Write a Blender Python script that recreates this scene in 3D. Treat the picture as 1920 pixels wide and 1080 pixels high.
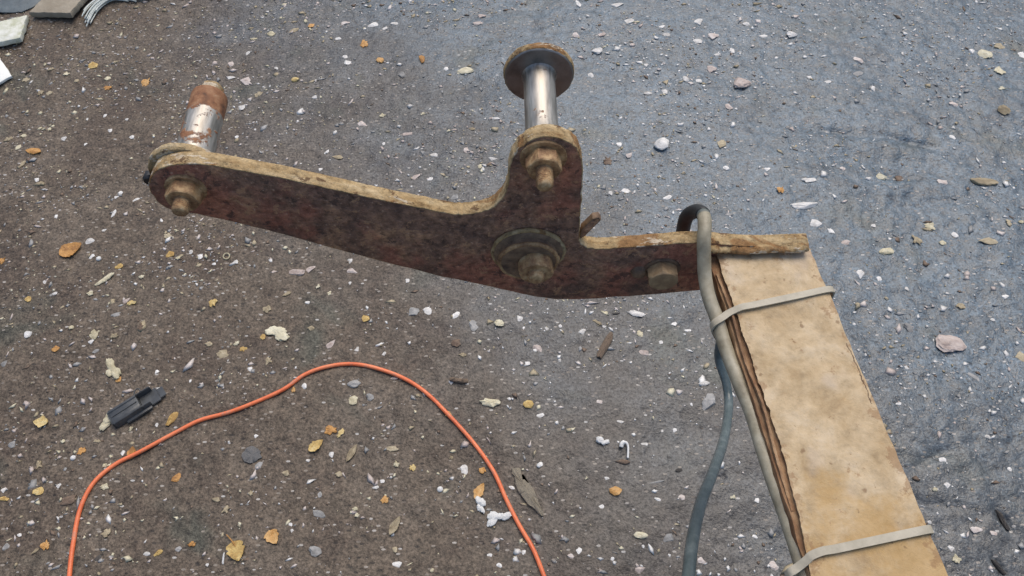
import bpy, bmesh, math, random
import numpy as np
from mathutils import Vector, Matrix, Euler

# ------------------------------------------------------------------ camera, sky, sun, exposure
for o in list(bpy.data.objects):
    bpy.data.objects.remove(o, do_unlink=True)
scene = bpy.context.scene
COL = scene.collection
R = math.radians

cam_d = bpy.data.cameras.new('camera')
cam_d.sensor_width = 36.0
cam_d.lens = 36.0 * 1478.0 / 1920.0
cam_d.clip_start = 0.01
cam_d.clip_end = 500
cam = bpy.data.objects.new('camera', cam_d)
COL.objects.link(cam)
cam.location = (0, 0, 1.13)
cam.rotation_euler = (R(90 - 57), 0, 0)
scene.camera = cam

SUN_EL, SUN_AZ = R(60), R(14)          # azimuth from +Y towards +X
world = bpy.data.worlds.new('World')
scene.world = world
world.use_nodes = True
wn = world.node_tree
wn.nodes.clear()
sky = wn.nodes.new('ShaderNodeTexSky')
sky.sky_type = 'NISHITA'
sky.sun_disc = False
sky.sun_elevation = SUN_EL
sky.sun_rotation = SUN_AZ
sky.dust_density = 3.0
sky.air_density = 1.0
hs = wn.nodes.new('ShaderNodeHueSaturation')
hs.inputs['Saturation'].default_value = 1.1
bg = wn.nodes.new('ShaderNodeBackground')
bg.inputs['Strength'].default_value = 0.12
wo = wn.nodes.new('ShaderNodeOutputWorld')
wn.links.new(sky.outputs[0], hs.inputs['Color'])
wn.links.new(hs.outputs[0], bg.inputs['Color'])
wn.links.new(bg.outputs[0], wo.inputs['Surface'])

sun_d = bpy.data.lights.new('sun', 'SUN')
sun_d.energy = 1.5
sun_d.angle = R(50)
sun_d.color = (1.0, 0.93, 0.83)
sun = bpy.data.objects.new('sun', sun_d)
COL.objects.link(sun)
sd = Vector((math.sin(SUN_AZ) * math.cos(SUN_EL), math.cos(SUN_AZ) * math.cos(SUN_EL), math.sin(SUN_EL)))
sun.rotation_euler = (-sd).to_track_quat('-Z', 'Y').to_euler()
sun.location = sd * 8

scene.render.engine = 'CYCLES'
vs = scene.view_settings
vs.view_transform = 'Standard'
vs.look = 'None'
vs.exposure = 0.3
vs.gamma = 1.0
vs.use_curve_mapping = False

random.seed(7)
rng = np.random.default_rng(7)

# ------------------------------------------------------------------ material helpers
class NT:
    def __init__(self, name):
        self.m = bpy.data.materials.new(name)
        self.m.use_nodes = True
        self.t = self.m.node_tree
        self.t.nodes.clear()
        self.out = self.t.nodes.new('ShaderNodeOutputMaterial')
        self.b = self.t.nodes.new('ShaderNodeBsdfPrincipled')
        self.t.links.new(self.b.outputs[0], self.out.inputs['Surface'])
    def n(self, typ, **kw):
        nd = self.t.nodes.new('ShaderNode' + typ)
        for k, v in kw.items():
            setattr(nd, k, v)
        return nd
    def set(self, sock, v):
        if isinstance(v, bpy.types.NodeSocket):
            self.t.links.new(v, sock)
        elif isinstance(v, tuple) and len(v) == 3 and sock.type == 'RGBA':
            sock.default_value = (*v, 1)
        elif sock.type == 'RGBA' and isinstance(v, float):
            sock.default_value = (v, v, v, 1)
        else:
            sock.default_value = v
    def coord(self, kind='Object'):
        return self.n('TexCoord').outputs[kind]
    def pos(self):
        return self.n('NewGeometry').outputs['Position']
    def scaled(self, vec, s):
        m = self.n('Mapping'); self.set(m.inputs['Vector'], vec); m.inputs['Scale'].default_value = s
        return m.outputs[0]
    def noise(self, vec, scale, detail=4, rough=0.55, dist=0.0):
        d = self.n('TexNoise'); self.set(d.inputs['Vector'], vec)
        d.inputs['Scale'].default_value = scale; d.inputs['Detail'].default_value = detail
        d.inputs['Roughness'].default_value = rough; d.inputs['Distortion'].default_value = dist
        return d.outputs['Fac']
    def voro(self, vec, scale, feature='F1', out='Distance', rnd=1.0):
        d = self.n('TexVoronoi', feature=feature); self.set(d.inputs['Vector'], vec)
        d.inputs['Scale'].default_value = scale; d.inputs['Randomness'].default_value = rnd
        return d.outputs[out]
    def math(self, op, a, b=0.0, clamp=False):
        d = self.n('Math', operation=op, use_clamp=clamp)
        self.set(d.inputs[0], a); self.set(d.inputs[1], b)
        return d.outputs[0]
    def ramp(self, fac, stops):
        d = self.n('ValToRGB'); self.set(d.inputs[0], fac)
        e = d.color_ramp.elements
        while len(e) < len(stops): e.new(0.5)
        for el, (p, c) in zip(e, stops):
            el.position = p
            el.color = (*c, 1) if isinstance(c, tuple) else (c, c, c, 1)
        return d.outputs[0]
    def mix(self, fac, a, b, mode='MIX'):
        d = self.n('Mix', data_type='RGBA', blend_type=mode)
        self.set(d.inputs[0], fac); self.set(d.inputs[6], a); self.set(d.inputs[7], b)
        return d.outputs[2]
    def smooth(self, v, lo, hi):
        d = self.n('MapRange', interpolation_type='SMOOTHSTEP')
        self.set(d.inputs[0], v); d.inputs[1].default_value = lo; d.inputs[2].default_value = hi
        return d.outputs[0]
    def xyz(self, vec):
        d = self.n('SeparateXYZ'); self.set(d.inputs[0], vec)
        return d.outputs
    def bump(self, h, strength=0.5, dist=0.002, prev=None):
        d = self.n('Bump'); self.set(d.inputs['Height'], h)
        d.inputs['Strength'].default_value = strength; d.inputs['Distance'].default_value = dist
        if prev is not None: self.set(d.inputs['Normal'], prev)
        return d.outputs[0]
    def done(self, color=None, rough=None, metal=None, normal=None, spec=None, **kw):
        b = self.b
        if color is not None: self.set(b.inputs['Base Color'], color)
        if rough is not None: self.set(b.inputs['Roughness'], rough)
        if metal is not None: self.set(b.inputs['Metallic'], metal)
        if normal is not None: self.set(b.inputs['Normal'], normal)
        if spec is not None: self.set(b.inputs['Specular IOR Level'], spec)
        for k, v in kw.items(): self.set(b.inputs[k], v)
        return self.m

# ------------------------------------------------------------------ mesh helpers
def link(name, me, mats=None, parent=None, loc=None, rot=None, scale=None, smooth=False):
    o = bpy.data.objects.new(name, me)
    COL.objects.link(o)
    if me is not None and mats is not None and not me.materials:
        for m in (mats if isinstance(mats, (list, tuple)) else [mats]): me.materials.append(m)
    if parent is not None: o.parent = parent
    if loc is not None: o.location = loc
    if rot is not None: o.rotation_euler = rot
    if scale is not None: o.scale = scale
    if smooth and me is not None:
        me.polygons.foreach_set('use_smooth', [True] * len(me.polygons)); me.update()
    return o

def tag(o, label, cat, group=None):
    o['label'] = label; o['category'] = cat
    if group: o['group'] = group
    return o

def pyd(name, v, f):
    me = bpy.data.meshes.new(name)
    me.from_pydata([tuple(map(float, p)) for p in v], [], [tuple(int(i) for i in q) for q in f])
    me.update()
    return me

def bm_mesh(name, bm):
    bmesh.ops.recalc_face_normals(bm, faces=bm.faces[:])
    me = bpy.data.meshes.new(name); bm.to_mesh(me); bm.free(); me.update()
    return me

def sharp_smooth(me, deg=40):
    me.polygons.foreach_set('use_smooth', [True] * len(me.polygons))
    me.set_sharp_from_angle(angle=R(deg)); me.update()

def spline(pts, per=8):
    P = [np.array(p, float) for p in pts]
    P = [2 * P[0] - P[1]] + P + [2 * P[-1] - P[-2]]
    out = []
    for i in range(1, len(P) - 2):
        for k in range(per):
            t = k / per
            a, b, c, d = P[i - 1:i + 3]
            out.append(0.5 * ((2 * b) + (-a + c) * t + (2 * a - 5 * b + 4 * c - d) * t * t + (-a + 3 * b - 3 * c + d) * t ** 3))
    out.append(P[-2])
    return np.array(out)

def sweep(path, prof, name, closed=False):
    """prof: list of (a, b) offsets in the path's normal frame, or function i -> such a list"""
    n = len(path); v = []; f = []
    up = np.array([0, 0, 1.0]); last = None
    for i in range(n):
        if closed: t = path[(i + 1) % n] - path[i - 1]
        else: t = path[min(i + 1, n - 1)] - path[max(i - 1, 0)]
        t = t / np.linalg.norm(t)
        if last is None:
            ref = up if abs(t @ up) < 0.9 else np.array([1.0, 0, 0])
            a = np.cross(t, ref)
        else:
            a = last - t * (last @ t)
        a = a / np.linalg.norm(a); last = a
        b = np.cross(a, t)
        q = prof(i) if callable(prof) else prof
        for (s, r) in q: v.append(path[i] + a * s + b * r)
    m = len(q)
    for i in range(n if closed else n - 1):
        j = (i + 1) % n
        for k in range(m):
            f.append((i * m + k, i * m + (k + 1) % m, j * m + (k + 1) % m, j * m + k))
    if not closed:
        f.append(tuple(range(m))[::-1]); f.append(tuple(range((n - 1) * m, n * m)))
    return pyd(name, v, f)

def circ(r, n=12):
    return [(r * math.cos(2 * math.pi * k / n), r * math.sin(2 * math.pi * k / n)) for k in range(n)]

def lathe(prof, name, seg=40, wob=0.0, seed=0):
    """prof: (radius, y) pairs, turned about the Y axis, ends capped"""
    rr = np.random.default_rng(seed)
    v = []; f = []; n = len(prof)
    for r, y in prof:
        for k in range(seg):
            a = 2 * math.pi * k / seg
            q = r * (1 + wob * rr.normal())
            v.append((q * math.cos(a), y, q * math.sin(a)))
    for i in range(n - 1):
        for k in range(seg):
            f.append((i * seg + k, (i + 1) * seg + k, (i + 1) * seg + (k + 1) % seg, i * seg + (k + 1) % seg))
    f.append(tuple(range(seg))); f.append(tuple(range((n - 1) * seg, n * seg))[::-1])
    me = pyd(name, v, f)
    bm = bmesh.new(); bm.from_mesh(me); bmesh.ops.recalc_face_normals(bm, faces=bm.faces[:]); bm.to_mesh(me); bm.free()
    sharp_smooth(me, 35)
    return me

def prism(outline, y0, y1, name, bevel=0.001, mid=None):
    """outline in x-z, from y0 (front, towards the camera) to y1; material 0 on the two faces, 1 on the rim"""
    bm = bmesh.new()
    a = [bm.verts.new((p[0], y0, p[1])) for p in outline]
    b = [bm.verts.new((p[0], y1, p[1])) for p in outline]
    fa = bm.faces.new(a); fb = bm.faces.new(b[::-1])
    n = len(a); rim = []
    for i in range(n):
        fc = bm.faces.new((a[i], b[i], b[(i + 1) % n], a[(i + 1) % n])); fc.material_index = 1; rim.append(fc)
    bmesh.ops.recalc_face_normals(bm, faces=bm.faces[:])
    if bevel:
        ed = list(fa.edges) + list(fb.edges)
        bmesh.ops.bevel(bm, geom=ed, offset=bevel, segments=2, profile=0.5, affect='EDGES', material=1)
    bmesh.ops.triangulate(bm, faces=[q for q in bm.faces if len(q.verts) > 4])
    me = bm_mesh(name, bm)
    sharp_smooth(me, 38)
    return me

# ------------------------------------------------------------------ noise for relief
_tab = np.random.default_rng(3).random((256, 256))
def vnoise(x, y):
    xi = np.floor(x).astype(int); yi = np.floor(y).astype(int)
    fx = x - xi; fy = y - yi
    fx = fx * fx * fx * (fx * (fx * 6 - 15) + 10); fy = fy * fy * fy * (fy * (fy * 6 - 15) + 10)
    g = lambda i, j: _tab[i & 255, j & 255]
    return (g(xi, yi) * (1 - fx) + g(xi + 1, yi) * fx) * (1 - fy) + (g(xi, yi + 1) * (1 - fx) + g(xi + 1, yi + 1) * fx) * fy
def fbm(x, y, s, oct=3, gain=0.5):
    t = 0; a = 1.0; n = 0
    for k in range(oct):
        c, q = math.cos(1.1 * k + .4), math.sin(1.1 * k + .4)
        t = t + a * (vnoise((x * c - y * q) * s + 17.3 * k + 40, (x * q + y * c) * s + 9.1 * k + 70) - 0.5); n += a
        a *= gain; s *= 2.03
    return t / n
def height(x, y):
    x = np.asarray(x, float); y = np.asarray(y, float)
    h = 0.018 * fbm(x, y, 3.2, 2) + 0.006 * fbm(x + 5, y, 14, 3) + 0.0045 * fbm(x, y + 3, 48, 3, 0.6)
    # trampled crusty mud on the right: ridges that run across
    k = np.clip((x - 0.02 + 0.35 * (y - 0.7)) / 0.5, 0, 1)
    wx = x + 0.05 * fbm(x, y, 9, 2); wy = y + 0.04 * fbm(x + 3, y + 8, 9, 2)
    r = 1 - np.abs(fbm(wx * 0.55, wy * 1.5, 16, 3)) * 4
    h = h + k * 0.0006 * r + k * 0.0022 * fbm(x, y * 1.15, 95, 2)
    # heel and tool dents
    for (px, py, a, b, an, d) in DENTS:
        c, s = math.cos(an), math.sin(an)
        u = ((x - px) * c + (y - py) * s) / a; v = (-(x - px) * s + (y - py) * c) / b
        h = h - .6 * d * np.exp(-(u * u + v * v))
    return h
DENTS = [(0.70, 1.02, .10, .030, -.15, .012), (0.76, 1.08, .07, .012, -.3, .012), (0.64, 1.10, .06, .010, -.2, .010),
         (0.72, .985, .05, .012, .1, .010), (0.80, .93, .12, .020, .1, .007), (0.704, .337, .022, .006, -1.3, .014),
         (0.676, .272, .016, .005, -1.1, .012), (0.63, .43, .04, .008, .35, .008), (0.60, .36, .05, .008, -.1, .008), (0.30, .40, .02, .008, .1, .008),
         (0.90, .77, .10, .015, .1, .007), (0.25, .47, .05, .03, .2, .008), (0.50, .79, .06, .012, 0, .006),
         (-0.66, 1.27, .02, .02, 0, .006), (-.17, .60, .05, .05, 0, .004)]
def hz(x, y): return float(height(x, y))

# ------------------------------------------------------------------ materials
def m_ground():
    k = NT('packed_earth'); P = k.pos(); x, y, z = k.xyz(P)
    big = k.noise(P, 2.6, 5, 0.6)
    v = k.math('ADD', x, k.math('MULTIPLY', k.math('SUBTRACT', y, 0.75), 0.58))
    v = k.math('ADD', v, k.math('MULTIPLY', k.math('SUBTRACT', big, 0.5), 1.1))
    side = k.smooth(v, -0.48, 0.50)
    clay = k.ramp(k.noise(P, 7, 4, 0.65), [(0.3, (.086, .063, .047)), (0.5, (.118, .092, .067)), (0.72, (.149, .120, .091))])
    sn = k.noise(k.scaled(P, (1, 1.8, 1)), 9, 4, 0.65)
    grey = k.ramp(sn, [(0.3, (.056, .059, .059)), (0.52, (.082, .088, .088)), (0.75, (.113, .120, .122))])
    blue = k.ramp(sn, [(0.3, (.066, .090, .108)), (0.52, (.094, .127, .152)), (0.75, (.125, .167, .201))])  # sky reflection put into the colour, bluer towards the far right
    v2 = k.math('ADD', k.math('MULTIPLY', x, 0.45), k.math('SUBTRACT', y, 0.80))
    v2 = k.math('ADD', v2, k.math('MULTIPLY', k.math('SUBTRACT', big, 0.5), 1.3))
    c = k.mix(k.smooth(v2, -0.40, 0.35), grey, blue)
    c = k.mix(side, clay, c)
    moss = k.smooth(k.noise(P, 5.2, 3, 0.6, 0.5), 0.56, 0.72)
    c = k.mix(k.math('MULTIPLY', moss, 0.75), c, (.078, .083, .065))
    damp = k.math('MULTIPLY', k.smooth(k.noise(k.scaled(P, (1, 1.7, 1)), 6.5, 5, .7, .6), .55, .66), side)
    c = k.mix(k.math('MULTIPLY', damp, 0.5), c, (.045, .052, .06))
    g = k.noise(P, 240, 2, 0.7)
    c = k.mix(1.0, c, k.ramp(g, [(0.30, 0.45), (0.5, 1.0), (0.70, 1.6)]), 'MULTIPLY')
    g2 = k.noise(P, 70, 3, 0.65)
    c = k.mix(0.85, c, k.ramp(g2, [(0.3, 0.55), (0.5, 1.0), (0.7, 1.4)]), 'MULTIPLY')
    # grains pressed into the surface, too small to pick apart
    rot = k.n('Mapping'); k.set(rot.inputs['Vector'], P); rot.inputs['Rotation'].default_value = (0, 0, -.5); rot.inputs['Scale'].default_value = (.62, 1.25, 1)
    vd = k.n('TexVoronoi', feature='F1'); k.set(vd.inputs['Vector'], rot.outputs[0]); vd.inputs['Scale'].default_value = 150
    r, gg, bb = k.xyz(vd.outputs['Color'])
    sp = k.math('MULTIPLY', k.math('LESS_THAN', vd.outputs['Distance'], 0.30), k.math('GREATER_THAN', r, 0.80))
    grain = k.ramp(gg, [(0.0, (.15, .12, .095)), (0.4, (.29, .25, .205)), (0.8, (.40, .355, .30)), (1.0, (.60, .58, .54))])
    c = k.mix(k.math('MULTIPLY', sp, 0.75), c, grain)
    dk = k.math('MULTIPLY', k.math('LESS_THAN', vd.outputs['Distance'], 0.34), k.math('LESS_THAN', r, 0.10))
    c = k.mix(k.math('MULTIPLY', dk, 0.7), c, (.025, .022, .02))
    hgt = k.math('ADD', g, k.math('MULTIPLY', k.math('SUBTRACT', sp, dk), 0.18))
    hgt = k.math('ADD', hgt, k.math('MULTIPLY', g2, 1.2))
    nb = k.bump(hgt, 0.5, 0.0026)
    rough = k.mix(side, k.ramp(g2, [(0.3, 0.42), (0.7, 0.62)]), k.ramp(g2, [(0.3, 0.27), (0.7, 0.47)]))
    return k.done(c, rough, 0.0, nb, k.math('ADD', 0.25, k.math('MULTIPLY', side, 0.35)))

def m_var(name, stops, scale=30, rough=0.6, bump=0.4, bd=0.001, bs=None, spec=0.4, rnd=0.25, detail=5):
    """mottled solid with a little variation from piece to piece"""
    k = NT(name); C = k.coord('Object')
    oi = k.n('ObjectInfo').outputs['Random']
    w = k.n('VectorMath', operation='ADD'); k.set(w.inputs[0], C)
    cm = k.n('CombineXYZ'); k.set(cm.inputs[0], k.math('MULTIPLY', oi, 37.0)); k.set(cm.inputs[1], k.math('MULTIPLY', oi, 11.0)); k.set(w.inputs[1], cm.outputs[0])
    V = w.outputs[0]
    f = k.noise(V, scale, detail, 0.62)
    f = k.math('ADD', f, k.math('MULTIPLY', k.math('SUBTRACT', oi, 0.5), rnd))
    c = k.ramp(f, stops)
    nb = k.bump(k.noise(V, bs or scale * 3, 4, 0.6), bump, bd)
    return k.done(c, rough, 0.0, nb, spec)

# colours of litter: unit-sized meshes, so noise scales are per unit
LM = dict(
    w=m_var('white_chip', [(.3, (.46, .44, .40)), (.5, (.66, .64, .60)), (.7, (.84, .82, .77))], 2.2, .5, .15, .05),
    c=m_var('cream_scrap', [(.3, (.40, .35, .22)), (.5, (.60, .54, .37)), (.7, (.72, .67, .50))], 2.5, .6, .2, .05),
    t=m_var('tan_scrap', [(.3, (.23, .18, .11)), (.5, (.37, .305, .195)), (.7, (.48, .41, .28))], 2.5, .7, .2, .05),
    y=m_var('yellow_leaf', [(.3, (.36, .21, .06)), (.5, (.57, .40, .14)), (.7, (.66, .53, .26))], 2.3, .6, .2, .05),
    o=m_var('orange_leaf', [(.3, (.32, .15, .04)), (.5, (.53, .27, .075)), (.7, (.62, .38, .15))], 2.3, .5, .2, .05),
    b=m_var('brown_scrap', [(.3, (.10, .065, .045)), (.5, (.165, .115, .08)), (.7, (.24, .175, .125))], 2.5, .7, .2, .05),
    p=m_var('pink_stone', [(.3, (.36, .285, .245)), (.5, (.52, .44, .39)), (.7, (.66, .60, .55))], 2.2, .6, .15, .05),
    g=m_var('grey_stone', [(.3, (.19, .185, .175)), (.5, (.29, .285, .27)), (.7, (.40, .39, .37))], 2.2, .6, .15, .05),
    d=m_var('dark_scrap', [(.3, (.025, .022, .02)), (.5, (.045, .04, .035)), (.7, (.075, .065, .055))], 2.5, .6, .2, .05))

def m_rust_face():
    k = NT('dark_rusted_steel'); C = k.coord('Object')
    n1 = k.noise(C, 24, 6, 0.7, 0.3); n2 = k.noise(C, 11, 4, 0.6); n3 = k.noise(C, 150, 4, 0.7)
    c = k.ramp(n1, [(0.34, (.107, .066, .054)), (0.46, (.226, .129, .088)), (0.56, (.329, .185, .115)), (0.68, (.488, .270, .145))])
    c = k.mix(k.math('MULTIPLY', k.smooth(n2, 0.47, 0.60), 0.7), c, (.378, .133, .085))
    c = k.mix(1.0, c, k.ramp(n3, [(.3, .4), (.5, 1.0), (.7, 1.6)]), 'MULTIPLY')
    fl = k.noise(C, 60, 6, 0.75, .4)
    c = k.mix(k.math('MULTIPLY', k.smooth(fl, 0.585, 0.60), 0.6), c, (.561, .318, .170))
    c = k.mix(k.math('MULTIPLY', k.smooth(fl, 0.42, 0.405), 0.7), c, (.061, .040, .036))
    c = k.mix(k.math('MULTIPLY', k.smooth(k.noise(C, 300, 3, 0.6), 0.62, 0.70), 0.55), c, (.634, .445, .310))
    nb = k.bump(k.math('ADD', k.math('ADD', n3, fl), k.math('MULTIPLY', n1, 1.5)), 0.8, 0.0022)
    return k.done(c, k.ramp(n1, [(.3, .45), (.7, .75)]), 0.0, nb, 0.35)

def m_rust_edge():
    k = NT('dusty_worn_rim'); C = k.coord('Object')
    n1 = k.noise(k.scaled(C, (1, 3, 1)), 34, 6, 0.7); n2 = k.noise(C, 18, 5, 0.65, 0.5)
    c = k.ramp(n1, [(0.30, (.171, .094, .037)), (0.42, (.359, .243, .114)), (0.56, (.487, .360, .194)), (0.72, (.581, .462, .288))])
    c = k.mix(k.math('MULTIPLY', k.smooth(n2, 0.53, 0.58), 0.75), c, (.231, .106, .034))
    c = k.mix(k.math('MULTIPLY', k.smooth(k.noise(k.scaled(C, (.5, 2, 1)), 30, 5, 0.75), 0.58, 0.61), 0.85), c, (.616, .532, .402))
    c = k.mix(k.math('MULTIPLY', k.smooth(k.noise(k.scaled(C, (1, 1.5, 1)), 75, 5, 0.7), 0.60, 0.63), 0.8), c, (.094, .047, .023))
    gr_ = k.noise(C, 190, 5, 0.75)
    c = k.mix(0.9, c, k.ramp(gr_, [(.32, .45), (.5, 1.0), (.68, 1.3)]), 'MULTIPLY')
    nb = k.bump(gr_, 0.9, 0.0018)
    return k.done(c, 0.75, 0.0, nb, 0.25)

def m_nut():
    k = NT('ochre_rust'); C = k.coord('Object')
    n1 = k.noise(C, 120, 6, 0.7)
    c = k.ramp(n1, [(0.30, (.12, .062, .034)), (0.46, (.30, .17, .08)), (0.58, (.48, .31, .15)), (0.72, (.64, .47, .27))])
    return k.done(c, 0.62, 0.0, k.bump(k.noise(C, 420, 4, 0.7), 0.35, 0.0006), 0.4)

def m_pin(name, rust_from, wear):
    """bright turned steel; rust_from: distance along the pin beyond which it is rusted over"""
    k = NT(name); C = k.coord('Object'); x, y, z = k.xyz(C)
    n1 = k.noise(C, 70, 5, 0.65)
    streak = k.noise(k.scaled(C, (9, 1, 9)), 40, 3, 0.6)
    edge = k.math('ADD', y, k.math('MULTIPLY', k.math('SUBTRACT', k.noise(C, 45, 4, 0.6), 0.5), 0.022))
    r1 = k.smooth(edge, rust_from - .0012, rust_from + .0012)
    r2 = k.math('MULTIPLY', k.smooth(n1, wear, wear + .07), 1.0)
    rust = k.math('MAXIMUM', r1, r2)
    steel = k.ramp(streak, [(.3, (.27, .245, .21)), (.55, (.45, .42, .37)), (.75, (.57, .54, .49))])
    rc = k.ramp(k.noise(C, 130, 5, 0.65), [(.3, (.10, .045, .022)), (.5, (.24, .105, .045)), (.7, (.34, .18, .09)), (.85, (.45, .33, .24))])
    c = k.mix(rust, steel, rc)
    return k.done(c, k.mix(rust, k.ramp(streak, [(.3, .42), (.7, .58)]), 0.75), k.math('SUBTRACT', 0.92, k.math('MULTIPLY', rust, 0.92)),
                  k.bump(k.math('ADD', k.math('MULTIPLY', rust, k.noise(C, 240, 5, 0.7)), k.math('MULTIPLY', streak, .08)), 0.6, 0.001))

def m_flange():
    k = NT('grey_flange_steel'); C = k.coord('Object')
    n1 = k.noise(C, 60, 5, 0.65)
    c = k.ramp(n1, [(.3, (.15, .145, .135)), (.5, (.26, .25, .235)), (.7, (.34, .325, .30))])
    return k.done(c, k.ramp(n1, [(.3, .38), (.7, .55)]), 0.75, k.bump(k.noise(C, 200, 4, .6), .25, .0006))

def m_skin():
    k = NT('tan_weathered_skin'); C = k.coord('Object'); x, y, z = k.xyz(C)
    n1 = k.noise(C, 26, 7, 0.68, 0.25); n2 = k.noise(C, 75, 5, 0.7)
    c = k.ramp(n1, [(0.30, (.335, .227, .116)), (0.42, (.456, .334, .189)), (0.54, (.558, .427, .262)), (0.68, (.623, .503, .344))])
    c = k.mix(0.7, c, k.ramp(n2, [(.3, .66), (.5, 1.0), (.7, 1.16)]), 'MULTIPLY')
    st = k.math('ADD', k.math('MULTIPLY', y, -5.0), k.math('MULTIPLY', k.noise(C, 19, 6, 0.7), 2.0))
    c = k.mix(k.math('MULTIPLY', k.smooth(st, 1.95, 2.35), 0.6), c, (.46, .285, .10))
    c = k.mix(k.math('MULTIPLY', k.smooth(k.noise(C, 30, 5, 0.7), 0.62, 0.72), 0.5), c, (.372, .213, .086))
    vs_ = k.n('TexVoronoi', feature='F1'); k.set(vs_.inputs['Vector'], C); vs_.inputs['Scale'].default_value = 62
    q1, q2, q3 = k.xyz(vs_.outputs['Color'])
    spot = k.math('MULTIPLY', k.smooth(k.math('ADD', vs_.outputs['Distance'], k.math('MULTIPLY', k.noise(C, 240, 3, .7), .25)), 0.27, 0.20), k.math('GREATER_THAN', q1, 0.72))
    c = k.mix(k.math('MULTIPLY', spot, 0.65), c, (.20, .115, .055))
    rim_ = k.math('ADD', k.smooth(x, 0.066, 0.080), k.smooth(x, 0.010, -0.004))
    rst = k.smooth(k.math('ADD', k.noise(C, 55, 6, .75), k.math('MULTIPLY', rim_, .13)), 0.60, 0.66)
    c = k.mix(k.math('MULTIPLY', rst, 0.6), c, (.29, .165, .08))
    vd = k.noise(C, 120, 3, 0.6)
    c = k.mix(k.math('MULTIPLY', k.smooth(vd, 0.66, 0.71), 0.6), c, (.205, .124, .060))
    c = k.mix(k.math('MULTIPLY', k.smooth(k.noise(C, 21, 3, 0.5), 0.60, 0.72), 0.35), c, (.632, .534, .429))
    wob = k.math('MULTIPLY', k.math('SUBTRACT', k.noise(C, 40, 4, .7), 0.5), 0.012)
    cr = k.math('ABSOLUTE', k.math('SUBTRACT', k.math('ADD', x, wob), 0.0770))
    crk = k.math('MULTIPLY', k.math('LESS_THAN', cr, 0.00045), k.math('LESS_THAN', k.math('ABSOLUTE', k.math('ADD', y, 0.12)), 0.026))
    c = k.mix(k.math('MULTIPLY', crk, 0.85), c, (.093, .054, .031))
    nb = k.bump(k.math('SUBTRACT', n2, k.math('MULTIPLY', crk, .5)), 0.6, 0.0014); nb = k.bump(n1, 0.45, 0.004, nb)
    return k.done(c, 0.72, 0.0, nb, 0.3)

def m_core():
    k = NT('torn_brown_fibre'); C = k.coord('Object')
    S = k.scaled(C, (1, .30, 1)); n1 = k.noise(S, 110, 6, 0.72); n2 = k.noise(C, 28, 5, 0.65)
    c = k.ramp(n1, [(.28, (.083, .042, .024)), (.45, (.225, .128, .068)), (.6, (.390, .247, .135)), (.8, (.570, .420, .255))])
    c = k.mix(k.math('MULTIPLY', k.smooth(n2, .5, .66), .6), c, (.240, .112, .053))
    nb = k.bump(n1, 0.8, 0.0016); nb = k.bump(n2, 0.5, 0.003, nb)
    return k.done(c, 0.8, 0.0, nb, 0.25)

def m_hose():
    k = NT('dusty_rubber_hose'); C = k.coord('Object')
    at = k.n('Attribute'); at.attribute_name = 'dust'
    d = at.outputs['Fac']; n1 = k.noise(C, 60, 5, 0.65); n2 = k.noise(C, 400, 3, .6)
    dusty = k.ramp(n1, [(.3, (.23, .195, .13)), (.5, (.36, .32, .225)), (.72, (.49, .45, .34))])
    lower_run = k.ramp(n1, [(.3, (.06, .085, .088)), (.55, (.105, .135, .137)), (.75, (.175, .21, .21))])
    c = k.mix(d, lower_run, dusty)  # tan upper run against blue-green lower one: painted light as well as dirt
    return k.done(c, k.mix(d, 0.27, 0.5), 0.0, k.bump(n2, .25, .0006), 0.5)

def m_simple(name, a, b, scale, rough, bump=.3, bs=None, bd=.0008, spec=.5, **kw):
    k = NT(name); C = k.coord('Object'); n1 = k.noise(C, scale, 5, .65)
    return k.done(k.ramp(n1, [(.3, a), (.7, b)]), rough, 0.0, k.bump(k.noise(C, bs or scale * 4, 4, .6), bump, bd), spec, **kw)

def m_cord():
    k = NT('scuffed_orange_jacket'); C = k.coord('Object'); n1 = k.noise(C, 30, 5, .65); n2 = k.noise(C, 75, 5, .72)
    c = k.ramp(n1, [(.3, (.68, .135, .045)), (.5, (.82, .195, .07)), (.7, (.86, .27, .12))])
    c = k.mix(k.math('MULTIPLY', k.smooth(n2, .54, .64), .5), c, (.46, .27, .19))
    return k.done(c, k.ramp(n2, [(.4, .36), (.65, .6)]), 0.0, k.bump(n2, .3, .0008), .5)

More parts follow.
